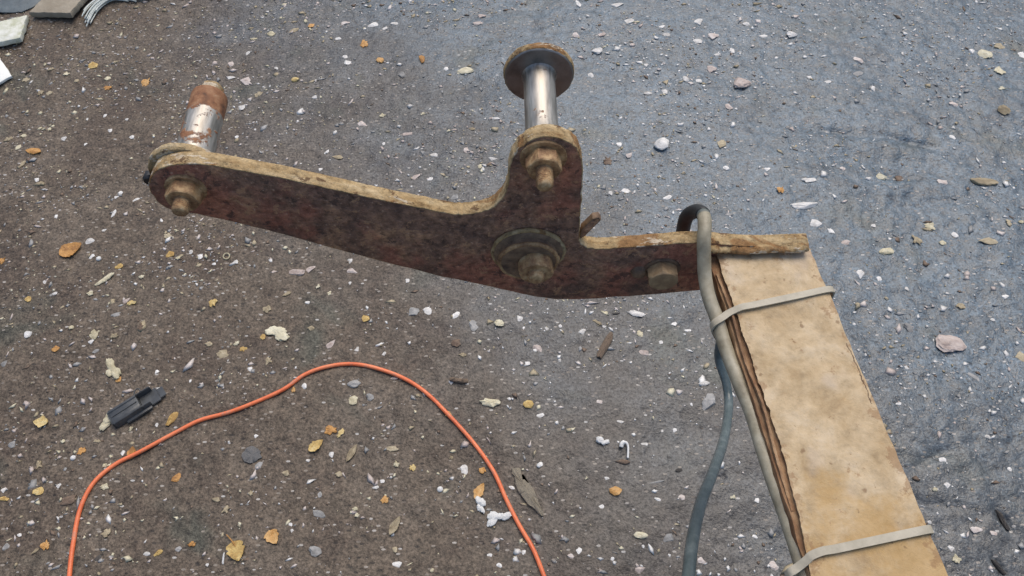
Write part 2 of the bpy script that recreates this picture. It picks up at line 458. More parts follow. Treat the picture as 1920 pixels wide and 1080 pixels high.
M = dict(ground=m_ground(), face=m_rust_face(), edge=m_rust_edge(), nut=m_nut(), pin_l=m_pin('pin_steel_rusted_end', .051, .53), pin_m=m_pin('pin_steel_clean', .30, .64),
         flange=m_flange(), skin=m_skin(), core=m_core(), hose=m_hose(),
         head=m_simple('pale_rust_bolt_head', (.24, .15, .08), (.52, .37, .20), 110, .6, .4, 400, .0006), collar=m_simple('brown_rusted_collar', (.075, .045, .032), (.31, .20, .115), 90, .7, .7, 200, .001), weld=m_simple('pinkish_rusted_weld', (.27, .175, .11), (.56, .42, .28), 55, .7, .8, 190, .0016),
         black=m_simple('black_rubber', (.012, .012, .012), (.028, .028, .028), 60, .5),
         tie=m_simple('grey_nylon', (.33, .295, .215), (.53, .48, .37), 45, .5),
         cord=m_cord(),
         plastic=m_simple('dark_grey_plastic', (.042, .045, .047), (.095, .10, .10), 55, .34, .3),
         cardtan=m_simple('fibreboard_tan', (.27, .225, .16), (.38, .33, .25), 40, .8, .5, 160, .002),
         plaster=m_simple('mossy_plaster', (.42, .43, .28), (.82, .82, .75), 45, .8, .6, 120, .002),
         white=m_simple('white_sheet', (.82, .83, .76), (.86, .86, .80), 20, .7, .2),
         strand=m_simple('white_strand', (.50, .54, .49), (.76, .79, .74), 60, .6, .3),
         tarp=m_simple('dark_teal_sheet', (.065, .085, .095), (.13, .16, .17), 30, .5, .5, 60, .003),
         gum=m_simple('trodden_gum', (.12, .115, .11), (.20, .195, .185), 60, .65, .6, 150, .002),
         bark=m_simple('grey_bark', (.20, .165, .12), (.36, .315, .235), 60, .8, .7, 220, .0015),
         wood=m_simple('brown_splinter', (.11, .075, .05), (.27, .20, .14), 90, .8, .7, 240, .0015),
         white_bit=m_simple('white_foam_bit', (.66, .65, .61), (.82, .82, .79), 120, .6, .6, 300, .001))

# ------------------------------------------------------------------ ground: one sheet out to the horizon, fine where it is close
def axis(a, b, step, far):
    mid = np.arange(a, b + step / 2, step)
    out = []; s = step; p = 0.0
    while p < far:
        s *= 1.22; p += s; out.append(p)
    out = np.array(out)
    return np.concatenate([(a - out)[::-1], mid, b + out])
gx = axis(-1.34, 1.34, .0042, 120); gy = axis(.14, 1.78, .0042, 120)
X, Y = np.meshgrid(gx, gy)
nx, ny = len(gx), len(gy)
co = np.stack([X.ravel(), Y.ravel(), height(X, Y).ravel()], 1).astype(np.float32)
idx = np.arange(nx * ny).reshape(ny, nx)
quads = np.stack([idx[:-1, :-1], idx[:-1, 1:], idx[1:, 1:], idx[1:, :-1]], -1).reshape(-1, 4)
gm = bpy.data.meshes.new('ground')
gm.vertices.add(len(co)); gm.vertices.foreach_set('co', co.ravel())
gm.loops.add(quads.size); gm.loops.foreach_set('vertex_index', quads.ravel().astype(np.int32))
gm.polygons.add(len(quads)); gm.polygons.foreach_set('loop_start', np.arange(0, quads.size, 4, dtype=np.int32))
gm.polygons.foreach_set('use_smooth', np.ones(len(quads), dtype=bool))
gm.update(); gm.validate()
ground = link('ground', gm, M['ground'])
ground['kind'] = 'structure'

# ------------------------------------------------------------------ the bracket: bell-crank plate, pins, nuts, beam
PA, BA = R(1.0), R(7.0)
P0 = Vector((0.0088, 0.3798, 0.6016))
root = bpy.data.objects.new('lever_bracket', None)
COL.objects.link(root)
root.location = P0; root.rotation_euler = (0, 0, PA)
root.empty_display_size = .05
tag(root, 'rusty three-armed steel lever plate bolted to the end of a tan beam', 'bracket')

TOP = [(-273.0, 89.5), (-266.1, 100.4), (-255.8, 107.5), (-241.6, 110.6), (-219.8, 108.5), (-178.1, 95.2), (-135.0, 78.8), (-89.7, 61.7), (-60, 51.5), (-48, 49.4), (-37.6, 50.6), (-25.1, 56.4), (-16.8, 67.7), (-12.6, 79.9), (-11.3, 98.7), (-7.6, 114.4), (0.4, 127.1), (12.2, 133.1), (24.1, 131.3), (34.8, 123.8), (40.6, 110.1), (43.0, 86.0), (44.4, 48.4)]
TOP2 = [(46.0, 14.0), (51.5, 4.6), (66.0, 1.2), (96.4, 3.7), (143.5, 8.4), (165, 5.0), (190.8, 1.6), (236.5, 2.6)]
BOT = [(239, -56.0), (158.5, -65.2), (82.9, -74.7), (39.6, -77.1), (10.4, -70.9), (-22.9, -55.9), (-81.9, -30.8), (-144.6, 1.3), (-202.1, 32.2), (-249.4, 53.5), (-265.1, 57.2), (-273.1, 66.2), (-275.4, 79.3)]
o1 = spline(TOP, 5); o2 = spline(TOP2, 5); o3 = spline(BOT, 5)
ol = np.concatenate([o1, o2, o3]) / 1000
jr = np.random.default_rng(11)
ol = ol + jr.normal(0, .00034, ol.shape)
T = .0122
plate = link('plate', prism([tuple(p) for p in ol], 0, T, 'plate', .0009), [M['face'], M['edge']], root)
plate['label'] = 'dark rusted lever plate with a pale dusty upper rim'

def hexnut(apo, y0, y1, name, rot=0.0):
    seg = 36; v = []; f = []
    def hr(a):
        d = (math.degrees(a + rot) % 60) - 30
        return apo / math.cos(R(d))
    d = y1 - y0
    rings = [(lambda a: apo * .97, y0), (lambda a: min(hr(a), apo * 1.05), y0 + .07 * d), (hr, y0 + .2 * d), (hr, y0 + .85 * d), (lambda a: min(hr(a), apo * 1.04), y1)]
    for fn, yy in rings:
        for k in range(seg):
            a = 2 * math.pi * k / seg; r = fn(a)
            v.append((r * math.cos(a), yy, r * math.sin(a)))
    for i in range(len(rings) - 1):
        for k in range(seg):
            f.append((i * seg + k, (i + 1) * seg + k, (i + 1) * seg + (k + 1) % seg, i * seg + (k + 1) % seg))
    f.append(tuple(range(seg))); f.append(tuple(range((len(rings) - 1) * seg, len(rings) * seg))[::-1])
    me = pyd(name, v, f)
    bm = bmesh.new(); bm.from_mesh(me); bmesh.ops.recalc_face_normals(bm, faces=bm.faces[:]); bm.to_mesh(me); bm.free()
    sharp_smooth(me, 28)
    return me

def stud(r, y0, y1, name):
    """threaded end: y0 is the tip"""
    p = [(r * .62, y0), (r * .84, y0 + .0008)]; y = y0 + .0018; k = 0
    while y < y1:
        p.append((r * (1.0 if k % 2 else .91), y)); y += .0008; k += 1
    p.append((r, y1))
    return lathe(p, name, 28, .006, 5)

def at(u, w): return (u / 1000, 0, w / 1000)
def bolted(u, w, wash, nut, tip, apo, rs, rot, wash_r=None):
    """washer, nut and bolt end on the plate's near face; lengths are how far each stands off, in metres"""
    if wash_r:
        ws = link('washer', lathe([(wash_r * .97, -wash), (wash_r, -wash * .7), (wash_r, .0005)], 'washer', 40, .012, abs(int(u))), M['nut'], root, at(u, w))
    n = link('nut', hexnut(apo, -nut, -wash + .0004, 'nut', rot), M['nut'], root, at(u, w))
    if tip: link('bolt_end', stud(rs, -tip, -nut + .003, 'bolt_end'), M['nut'], n)
    return n
bolted(-247.2, 84.8, .0026, .0130, .0235, .0113, .0062, .3, .0148)
bolted(13.4, 112.9, .0020, .0130, .0285, .0115, .0062, .15, .0168)
# centre pivot: a stepped collar welded to the plate, then nut and short bolt end
boss = link('collar', lathe([(.0150, -.0125), (.0215, -.0128), (.0236, -.0124), (.0242, -.0110), (.0242, -.0060), (.0265, -.0052), (.0282, -.0045), (.0300, .0006)], 'collar', 48, .010, 4), M['collar'], root, at(4.5, 1.0))
boss['label'] = 'stepped round collar around the centre pivot nut'
def ring(r, n, minor, name, mat, u, w, seed):
    rr = np.random.default_rng(seed)
    pp = np.array([(r * math.cos(q) * (1 + .012 * rr.normal()), n, r * math.sin(q) * (1 + .012 * rr.normal())) for q in np.linspace(0, 2 * math.pi, 40, endpoint=False)])
    return link(name, sweep(pp, circ(minor, 8), name, closed=True), mat, root, at(u, w), smooth=True)
ring(.0288, -.0018, .0022, 'weld_ring', M['edge'], 4.5, 1.0, 3)  # paler than the collar, painting the light its edge catches
ring(.0236, -.0112, .0019, 'collar_lip', M['nut'], 4.5, 1.0, 4)  # lighter rust here puts the lit upper edge into the colour
bolted(10.3, 0.5, .0122, .0240, .0300, .0132, .0070, .25)
# bolt head near the beam
hd = link('bolt_head', hexnut(.0122, -.0135, -.0016, 'bolt_head', .35), M['head'], root, at(119.5, -29.5))
link('washer', lathe([(.0150, -.0018), (.0158, -.0010), (.0158, .0005)], 'washer', 36, .02, 9), M['collar'], root, at(119.5, -29.5))
link('weld_blob', lathe([(.0035, -.0045), (.0062, -.0030), (.0078, .0006)], 'weld_blob', 14, .06, 2), M['collar'], root, at(100.5, -33.0))

# pins on the far side
pl = link('pin', lathe([(.0150, 0), (.0142, .001), (.0140, .012), (.0140, .0725), (.0136, .0747), (.0116, .0767), (.0104, .0771)], 'pin', 48), M['pin_l'], root, (-.2475, T + .006, .0850))
pl['label'] = 'short bright pin with an orange rusted end'
link('end_nut', hexnut(.0080, .0773, .0855, 'end_nut', .2), M['edge'], pl)
link('washer', lathe([(.0275, T + .0004), (.0285, T + .0015), (.0285, T + .0056), (.0275, T + .0066)], 'back_washer', 48, .008, 3), [M['edge']], root, (-.2480, 0, .0845))
sl = link('rubber_seal', lathe([(.004, T + .001), (.0052, T + .003), (.0046, T + .008)], 'rubber_seal', 14, .08, 8), M['black'], root, (-.2800, 0, .0770))
pm = link('pin', lathe([(.0128, 0), (.0122, .001), (.0121, .020), (.0121, .0685), (.0128, .0712), (.0138, .0725)], 'pin', 48), M['pin_m'], root, (.0134, T + .0003, .1100), (0, 0, 0))
pm['label'] = 'bright turned pin carrying a round end flange'
link('flange', lathe([(.0255, .0722), (.0264, .0730), (.0266, .0788), (.0258, .0798)], 'flange', 56, .006, 6), [M['flange']], pm)
link('flange_rim', lathe([(.0267, .0735), (.0272, .0750), (.0271, .0788), (.0264, .0796)], 'flange_rim', 56, .01, 16), [M['edge']], pm)
# small lug behind the neck
lug = prism([(.046, .008), (.0510, .0125), (.0620, .0335), (.0600, .0370), (.0550, .0360), (.047, .0220)], T * .35, T * .9, 'lug', .0012)
link('lug', lug, [M['face'], M['collar']], root)

wb = spline([(.1500, -.0010, .0030), (.1650, -.0008, .0002), (.1800, -.0008, -.0012), (.2000, -.0008, -.0008), (.2200, -.0006, -.0004), (.2360, -.0004, .0002)], 9)
link('weld_bead', sweep(wb, lambda i: [(a_ * (.0046 + .0004 * math.sin(i * 1.9) + .0006 * math.sin(i * .37)), b_ * (.0026 + .0005 * math.sin(i * 1.3 + 1) + .0005 * math.sin(i * .51))) for a_, b_ in circ(1, 12)], 'weld_bead'), M['edge'], root, smooth=True)
# beam: torn core with a thick tan skin over it
B0 = Vector((0.1718, 0.3808, 0.595))
rel = Matrix.Rotation(-PA, 3, 'Z') @ (B0 - P0)
LEN, WID, HT = .78, .0795, .032
def beam_edge_v(u): return -u * math.tan(BA - PA) + .0008          # end cut to lie against the plate
def beam_core():
    prof = [(-.0075, -.0040), (-.0085, -.0075), (-.0060, -.016), (.004, -HT + .002), (.008, -HT), (WID - .004, -HT), (WID + .0005, -HT + .004), (WID + .0010, -.006), (WID - .0012, -.0026)]
    dense = []
    for i in range(len(prof)):
        a = np.array(prof[i]); b = np.array(prof[(i + 1) % len(prof)]); n = max(1, int(np.linalg.norm(b - a) / .005))
        for k in range(n): dense.append(tuple(a + (b - a) * k / n))
    v = []; f = []; st = 150; rr = np.random.default_rng(5)
    for i in range(st + 1):
        s = -LEN * i / st
        for (u, w) in dense:
            du = .0016 * float(fbm(s * 1.0 + 2, w * 4 + u, 60, 3)) * 2; dw = .0010 * float(fbm(s, u * 3 + 9, 70, 2)) * 2
            vv = s + (beam_edge_v(u) if i == 0 else 0)
            if u > .04: u = u - .0032 + .014 * min(-s, .3)
            v.append((u + du * (1 if u < .02 else .35), vv, w + dw * (1 if w > -.02 else .3)))
    m = len(dense)
    for i in range(st):
        for k in range(m): f.append((i * m + k, (i + 1) * m + k, (i + 1) * m + (k + 1) % m, i * m + (k + 1) % m))
    f.append(tuple(range(m))); f.append(tuple(range(st * m, (st + 1) * m))[::-1])
    me = pyd('beam', v, f)
    bm = bmesh.new(); bm.from_mesh(me); bmesh.ops.recalc_face_normals(bm, faces=bm.faces[:])
    bmesh.ops.triangulate(bm, faces=[q for q in bm.faces if len(q.verts) > 4]); bm.to_mesh(me); bm.free()
    sharp_smooth(me, 45)
    return me
beam = link('beam', beam_core(), M['core'], root, rel, (0, 0, BA - PA))
beam['label'] = 'tan weathered beam with a torn brown left edge'
def left_edge(s):
    """ragged left edge of the skin, metres, s = distance from the far end"""
    base = np.interp(s, [0, .02, .055, .10, .135, .16, .19, .205, .225, .26, .8], [-.0005, -.0015, -.0008, -.0006, -.0008, .0006, -.001, -.002, -.004, -.0075, -.0078])
    tear = 1.0 if s < .24 else .25
    return base + tear * (.0016 * float(fbm(np.array(s * 7.3), np.array(3.3), 14, 3)) * 2 + .0008 * float(fbm(np.array(s * 31.0), np.array(1.3), 14, 3)) * 2)
def beam_skin():
    st = 330; cols = 26; bm = bmesh.new()
    top = []; bot = []
    for i in range(st + 1):
        s = LEN * i / st
        ul = left_edge(s); ur = WID - .0016 + .014 * min(s, .3) + .0010 * float(fbm(np.array(s * 3.1), np.array(8.7), 20, 3)) * 2
        rt = []; rb = []
        for k in range(cols + 1):
            u = ul + (ur - ul) * k / cols
            e = min(k, cols - k) / cols
            h = .0009 * float(fbm(np.array(u), np.array(s), 45, 3)) * 2 - .0009 * max(0, 1 - e * 14)
            if k == 0: h += .0007 * (s < .24)
            v = -s + (beam_edge_v(u) if i == 0 else 0)
            rt.append(bm.verts.new((u, v, h))); 
            if k in (0, cols): rb.append(bm.verts.new((u + (.0008 if k == 0 else -.0004), v, -.0034)))
        top.append(rt); bot.append(rb)
    for i in range(st):
        for k in range(cols): bm.faces.new((top[i][k], top[i + 1][k], top[i + 1][k + 1], top[i][k + 1]))
        bm.faces.new((top[i][0], bot[i][0], bot[i + 1][0], top[i + 1][0]))
        bm.faces.new((top[i][cols], top[i + 1][cols], bot[i + 1][1], bot[i][1]))
        bm.faces.new((bot[i][0], bot[i][1], bot[i + 1][1], bot[i + 1][0]))
    for i in (0, st): bm.faces.new(top[i] + [bot[i][1], bot[i][0]])
    bmesh.ops.triangulate(bm, faces=[q for q in bm.faces if len(q.verts) > 4])
    me = bm_mesh('skin', bm); sharp_smooth(me, 50)
    return me
link('skin', beam_skin(), M['skin'], beam)
# thin curled strip of the torn edge, left of the skin
strip = spline([(-.0055, -.006 - .012, -.0022), (-.0042, -.055, -.0008), (-.0052, -.098, -.0016), (-.0030, -.135, -.0006), (-.0048, -.175, -.0018), (-.0050, -.215, -.0036)], 14)
link('torn_strip', sweep(strip, lambda i: [(-.0013, -.0016), (.0013, -.0016), (.0010, .0007 + .0004 * math.sin(i * 1.7)), (-.0010, .0004)], 'torn_strip'), M['core'], beam)
# post that carries the beam, behind the photographer's feet
pb = Matrix.Rotation(BA, 3, 'Z') @ Vector((.036, -LEN + .05, 0)) + B0
pc = Matrix.Rotation(-PA, 3, 'Z') @ (Vector((pb.x, pb.y, 0)) - P0)
bm = bmesh.new(); bmesh.ops.create_cube(bm, size=1, matrix=Matrix.Translation((0, 0, .276)) @ Matrix.Diagonal((.07, .07, .574, 1)))
bmesh.ops.bevel(bm, geom=bm.edges[:], offset=.004, segments=2, affect='EDGES')
link('post', bm_mesh('post', bm), M['core'], root, pc, (0, 0, BA - PA))

# ------------------------------------------------------------------ hose: strapped to the beam, over the plate, down behind it and back towards the camera
H1 = [(0.1984, 0.0926, 0.582), (0.1965, 0.1258, 0.582), (0.1946, 0.1433, 0.582), (0.1915, 0.1652, 0.582), (0.187, 0.192, 0.582), (0.1836, 0.2162, 0.582), (0.1803, 0.2436, 0.582), (0.1742, 0.2697, 0.583), (0.1678, 0.2989, 0.585), (0.164, 0.3215, 0.588), (0.1592, 0.3391, 0.592), (0.1567, 0.3558, 0.598), (0.1554, 0.3692, 0.609), (0.1546, 0.3782, 0.6185), (0.1558, 0.3887, 0.6225), (0.1570, 0.4020, 0.6205), (0.1545, 0.4130, 0.612), (0.1500, 0.4180, 0.600), (0.1500, 0.4200, 0.582)]
HM = [(0.158, 0.430, 0.540), (0.185, 0.455, 0.470), (0.218, 0.480, 0.400)]
H2 = [(0.2420, 0.4906, 0.3400), (0.2570, 0.4830, 0.2900), (0.2622, 0.4709, 0.2434), (0.272, 0.4425, 0.225), (0.2692, 0.4086, 0.2268), (0.2417, 0.3446, 0.2807), (0.2066, 0.2826, 0.3477), (0.1772, 0.233, 0.3989), (0.156, 0.189, 0.4419), (0.1433, 0.1525, 0.4659), (0.1363, 0.1231, 0.4707), (0.128, 0.05, .46), (.12, -.05, .42), (.10, -.2, .30), (.06, -.40, .10), (.0, -.65, .012)]
HH = [(.2000, -.05, .578), (.199, .02, .581)]
path = spline(HH + H1 + HM + H2, 9)
hose_me = sweep(path, circ(.0056, 16), 'hose')
dust = []
for q in path:
    # strapped run dusty; lighting difference to the run below is painted in too
    d = 1.0 if q[2] > .575 and q[1] < .40 else float(np.interp(q[1], [.39, .405], [1, 0])) if q[2] > .6 else 0.0
    dust += [d] * 16
a = hose_me.attributes.new('dust', 'FLOAT', 'POINT'); a.data.foreach_set('value', dust)
hose = link('hose', hose_me, M['hose'], smooth=True)
tag(hose, 'grey rubber hose strapped along the beam and looping back beneath it', 'hose')
sl = np.array([q for q in path if q[1] > .402 and q[2] > .535 and q[2] < .625 and q[0] < .17])
link('black_sleeve', sweep(sl, circ(.0061, 16), 'black_sleeve'), M['black'], hose, smooth=True)

# ------------------------------------------------------------------ two cable ties round beam and hose
def tie(v0, v1, v2, label, hose_u, hose_w):
    """v0 at the hose, v1 at the left edge, v2 at the right edge: how far along the beam the band lies"""
    pts = [(hose_u - .0068, v0, hose_w), (hose_u - .0052, v0 + .001, hose_w + .0052), (hose_u, v0 + .003, hose_w + .0074), (hose_u + .006, v1 - .003, max(hose_w + .0072, -.0015)), (-.0035, v1 - .001, .0005), (.004, v1 + .0005, .0026), (.012, v1 + (v2 - v1) * .13, .0026),
           (.03, v1 + (v2 - v1) * .36, .0024), (.055, v1 + (v2 - v1) * .68, .0022), (WID - .004, v2 - .0004, .0022), (WID + .0024, v2, .0006), (WID + .0040, v2, -.004),
           (WID + .0040, v2 - .002, -.025), (WID + .0030, v2 - .003, -HT), (WID - .003, v2 - .004, -HT - .002), (.04, (v0 + v2) / 2, -HT - .002), (-.006, v0 - .002, -HT - .002), (-.0105, v0 - .001, -HT + .003), (-.0110, v0, -.03), (hose_u - .004, v0, hose_w - .0075)]
    c = np.array(pts)
    P = spline(list(c) + [c[0]], 5)[:-1]
    n = len(P); v = []; f = []
    hw, th = .0028, .0007
    cen = np.array([.035, 0, -.022])
    for i in range(n):
        t = P[(i + 1) % n] - P[i - 1]; t /= np.linalg.norm(t)
        b = np.array([0, 1.0, 0]); b = b - t * (t @ b); b /= np.linalg.norm(b)
        a = np.cross(t, b)
        for (s, r) in ((-hw, -th), (hw, -th), (hw, th), (-hw, th)): v.append(P[i] + b * s + a * r)
    for i in range(n):
        j = (i + 1) % n
        for k in range(4): f.append((i * 4 + k, i * 4 + (k + 1) % 4, j * 4 + (k + 1) % 4, j * 4 + k))
    me = pyd('cable_tie', v, f)
    bm = bmesh.new(); bm.from_mesh(me); bmesh.ops.recalc_face_normals(bm, faces=bm.faces[:]); bm.to_mesh(me); bm.free()
    sharp_smooth(me, 40)
    return tag(link('cable_tie', me, M['tie'], None, B0, (0, 0, BA)), label, 'cable tie', 'cable ties round the beam')
tie(-.0640, -.0545, -.0455, 'pale cable tie around the beam near the lever plate', -.0148, -.0075)
tie(-.2545, -.2455, -.2395, 'pale cable tie around the beam at the bottom of the picture', -.0125, -.0130)

# ------------------------------------------------------------------ orange cord on the ground
CORD = [(-0.592, 0.177), (-0.6, 0.217), (-0.609, 0.258), (-0.617, 0.302), (-0.622, 0.351), (-0.614, 0.39), (-0.591, 0.419), (-0.559, 0.44), (-0.512, 0.471), (-0.479, 0.491), (-0.437, 0.505), (-0.399, 0.521), (-0.36, 0.543), (-0.331, 0.569), (-0.299, 0.583), (-0.261, 0.588), (-0.222, 0.582), (-0.178, 0.566), (-0.138, 0.539), (-0.099, 0.5), (-0.06, 0.456), (-0.028, 0.41), (-0.008, 0.366), (0.011, 0.328), (0.03, 0.294), (0.045, 0.255), (0.061, 0.21), (0.071, 0.164)]
CORD = [(-.50, -.5), (-.55, -.2), (-.58, .05)] + CORD + [(.09, .05), (.14, -.2), (.25, -.5)]
cp = spline([(p[0], p[1], 0) for p in CORD], 8)
RC = .0032
h = height(cp[:, 0], cp[:, 1])
hh = np.array([h[max(0, i - 4):i + 5].max() for i in range(len(h))])
ker = np.ones(9) / 9
hs_ = np.convolve(np.pad(hh, 4, mode='edge'), ker, 'valid')
cp[:, 2] = np.maximum(hs_, h) + RC * .5
tag(link('extension_cord', sweep(cp, circ(RC, 14), 'extension_cord'), M['cord'], smooth=True), 'thin orange cord curving across the ground in an arch', 'cord')

# ------------------------------------------------------------------ black plastic clip beside the cord
def box(bm, x0, x1, y0, y1, z0, z1, bev=.0008):
    r = bmesh.ops.create_cube(bm, size=1, matrix=Matrix.Translation(((x0 + x1) / 2, (y0 + y1) / 2, (z0 + z1) / 2)) @ Matrix.Diagonal((x1 - x0, y1 - y0, z1 - z0, 1)))
    es = list({e for v in r['verts'] for e in v.link_edges})
    if bev: bmesh.ops.bevel(bm, geom=es, offset=bev, segments=2, affect='EDGES')
def bmobj(name, boxes, mat, parent, bev=.0008):
    bm = bmesh.new()
    for b in boxes: box(bm, *b, bev)
    me = bm_mesh(name, bm); sharp_smooth(me, 35)
    return link(name, me, mat, parent)
clip = bpy.data.objects.new('plastic_clip', None); COL.objects.link(clip)
clip.location = (-.587, .509, hz(-.583, .512) + .002); clip.rotation_euler = (R(-6), R(-3), math.atan2(.046, .059)); clip.empty_display_size = .03; clip.scale = (.9, .9, .9)
tag(clip, 'dark grey plastic connector clip lying beside the orange cord', 'clip')
ch = prism([(-.016, 0), (.016, 0), (.0165, .004), (.0155, .014), (.0125, .0165), (.007, .0165), (.0055, .0150), (-.0085, .0150), (-.010, .0168), (-.0135, .0168), (-.0160, .0135)], -.036, .014, 'housing', .0008)
ho = link('housing', ch, [M['plastic'], M['plastic']], clip, None, (0, 0, -math.pi / 2))
link('side_rail', prism([(-.0205, .000), (-.0165, .000), (-.0165, .0045), (-.0205, .0035)], -.028, .018, 'side_rail', .0006), [M['plastic']] * 2, clip, None, (0, 0, math.pi / 2))
bmobj('floor_plate', [(.0142, .046, -.0155, .0155, 0, .0028)], M['plastic'], clip)
w1 = bmobj('side_wall', [(.0142, .040, .0125, .0155, .0030, .0150)], M['plastic'], clip)
w2 = bmobj('side_wall', [(.0142, .030, -.0155, -.0125, .0030, .0135)], M['plastic'], clip)
bmobj('tongue', [(.0462, .057, -.012, .010, .0002, .0026)], M['plastic'], clip)
for ry in (-.0008,): bmobj('rib', [(-.034, .012, ry - .0008, ry + .0008, .0151, .0164)], M['plastic'], clip, .0003)
bmobj('end_lip', [(-.0385, -.0362, -.0150, .0150, .0008, .0150)], M['plastic'], clip)
rg = spline([(.012, .017, .008), (.014, .023, .010), (.019, .0265, .011), (.024, .0245, .011), (.0235, .0195, .010)], 6)
link('loop', sweep(rg, circ(.0012, 8), 'loop'), M['plastic'], clip, smooth=True)

# ------------------------------------------------------------------ unit meshes for litter
def stone_mesh(seed, flat=False, cuts=3, rough=.16, sub=2):
    rr = np.random.default_rng(seed); bm = bmesh.new()
    bmesh.ops.create_icosphere(bm, subdivisions=sub, radius=.5)
    pl_ = [(rr.normal(size=3), rr.uniform(.24, .42)) for _ in range(cuts)]
    lobes = [(rr.normal(size=3), rr.uniform(-1, 1) * rough) for _ in range(6)]
    for v in bm.verts:
        p = np.array(v.co); n = p / np.linalg.norm(p); s = 1.0
        for d, a_ in lobes:
            d = d / np.linalg.norm(d); s += a_ * max(0, n @ d) ** 3
        p = p * s * (1 + rr.normal() * rough * .35)
        for d, off in pl_:
            d = d / np.linalg.norm(d); k = p @ d - off
            if k > 0: p = p - d * k
        v.co = p
    me = bm_mesh('stone', bm); sharp_smooth(me, 32)
    return me
def flake_mesh(seed, pts=11, ir=.28, curl=.5):
    """thin irregular scrap with an uneven outline, a bent middle and real thickness"""
    rr = np.random.default_rng(seed); bm = bmesh.new()
    A = np.sort(rr.uniform(0, 2 * math.pi / pts * .7, pts) + np.arange(pts) * 2 * math.pi / pts)
    Rr = .5 * (1 - ir * rr.random(pts))
    cx, cy = rr.uniform(-.1, .1, 2); d = rr.uniform(0, 6.28); b = rr.uniform(.2, 1) * curl
    def zz(x, y): q = x * math.cos(d) + y * math.sin(d); return b * (q * q * 2) + .15 * rr.normal()
    def rim(s, dz): return [bm.verts.new((r * s * math.cos(a_), r * s * math.sin(a_), z_ + dz)) for r, a_, z_ in zip(Rr, A, ZR)]
    ZR = [zz(r * math.cos(a_), r * math.sin(a_)) for r, a_ in zip(Rr, A)]
    t_ = rim(1, .5); u_ = rim(.97, -.1)
    ZR = [.6 * z_ for z_ in ZR]; m_ = rim(.5, .75)
    c_ = bm.verts.new((cx, cy, .8)); e_ = bm.verts.new((cx, cy, -.1))
    for i in range(pts):
        j = (i + 1) % pts
        bm.faces.new((t_[i], t_[j], m_[j], m_[i])); bm.faces.new((m_[i], m_[j], c_)); bm.faces.new((u_[i], u_[j], t_[j], t_[i])); bm.faces.new((u_[j], u_[i], e_))
    me = bm_mesh('scrap', bm); sharp_smooth(me, 50)
    return me
STONE = 'wpgd'
pool = {}
for ki, kd in enumerate('wctyobpgd'):
    for s in range(6):
        me = stone_mesh(100 + 10 * ki + s, rough=.34, cuts=6) if kd in STONE else flake_mesh(300 + 10 * ki + s, pts=9 + 2 * s, ir=.42 + .04 * s, curl=.25)
        me.materials.append(LM[kd]); pool[kd, s] = me
NAMES = dict(w='stone', p='stone', g='stone', d='stone', c='leaf_scrap', t='wood_chip', y='leaf_scrap', o='leaf_scrap', b='wood_chip')
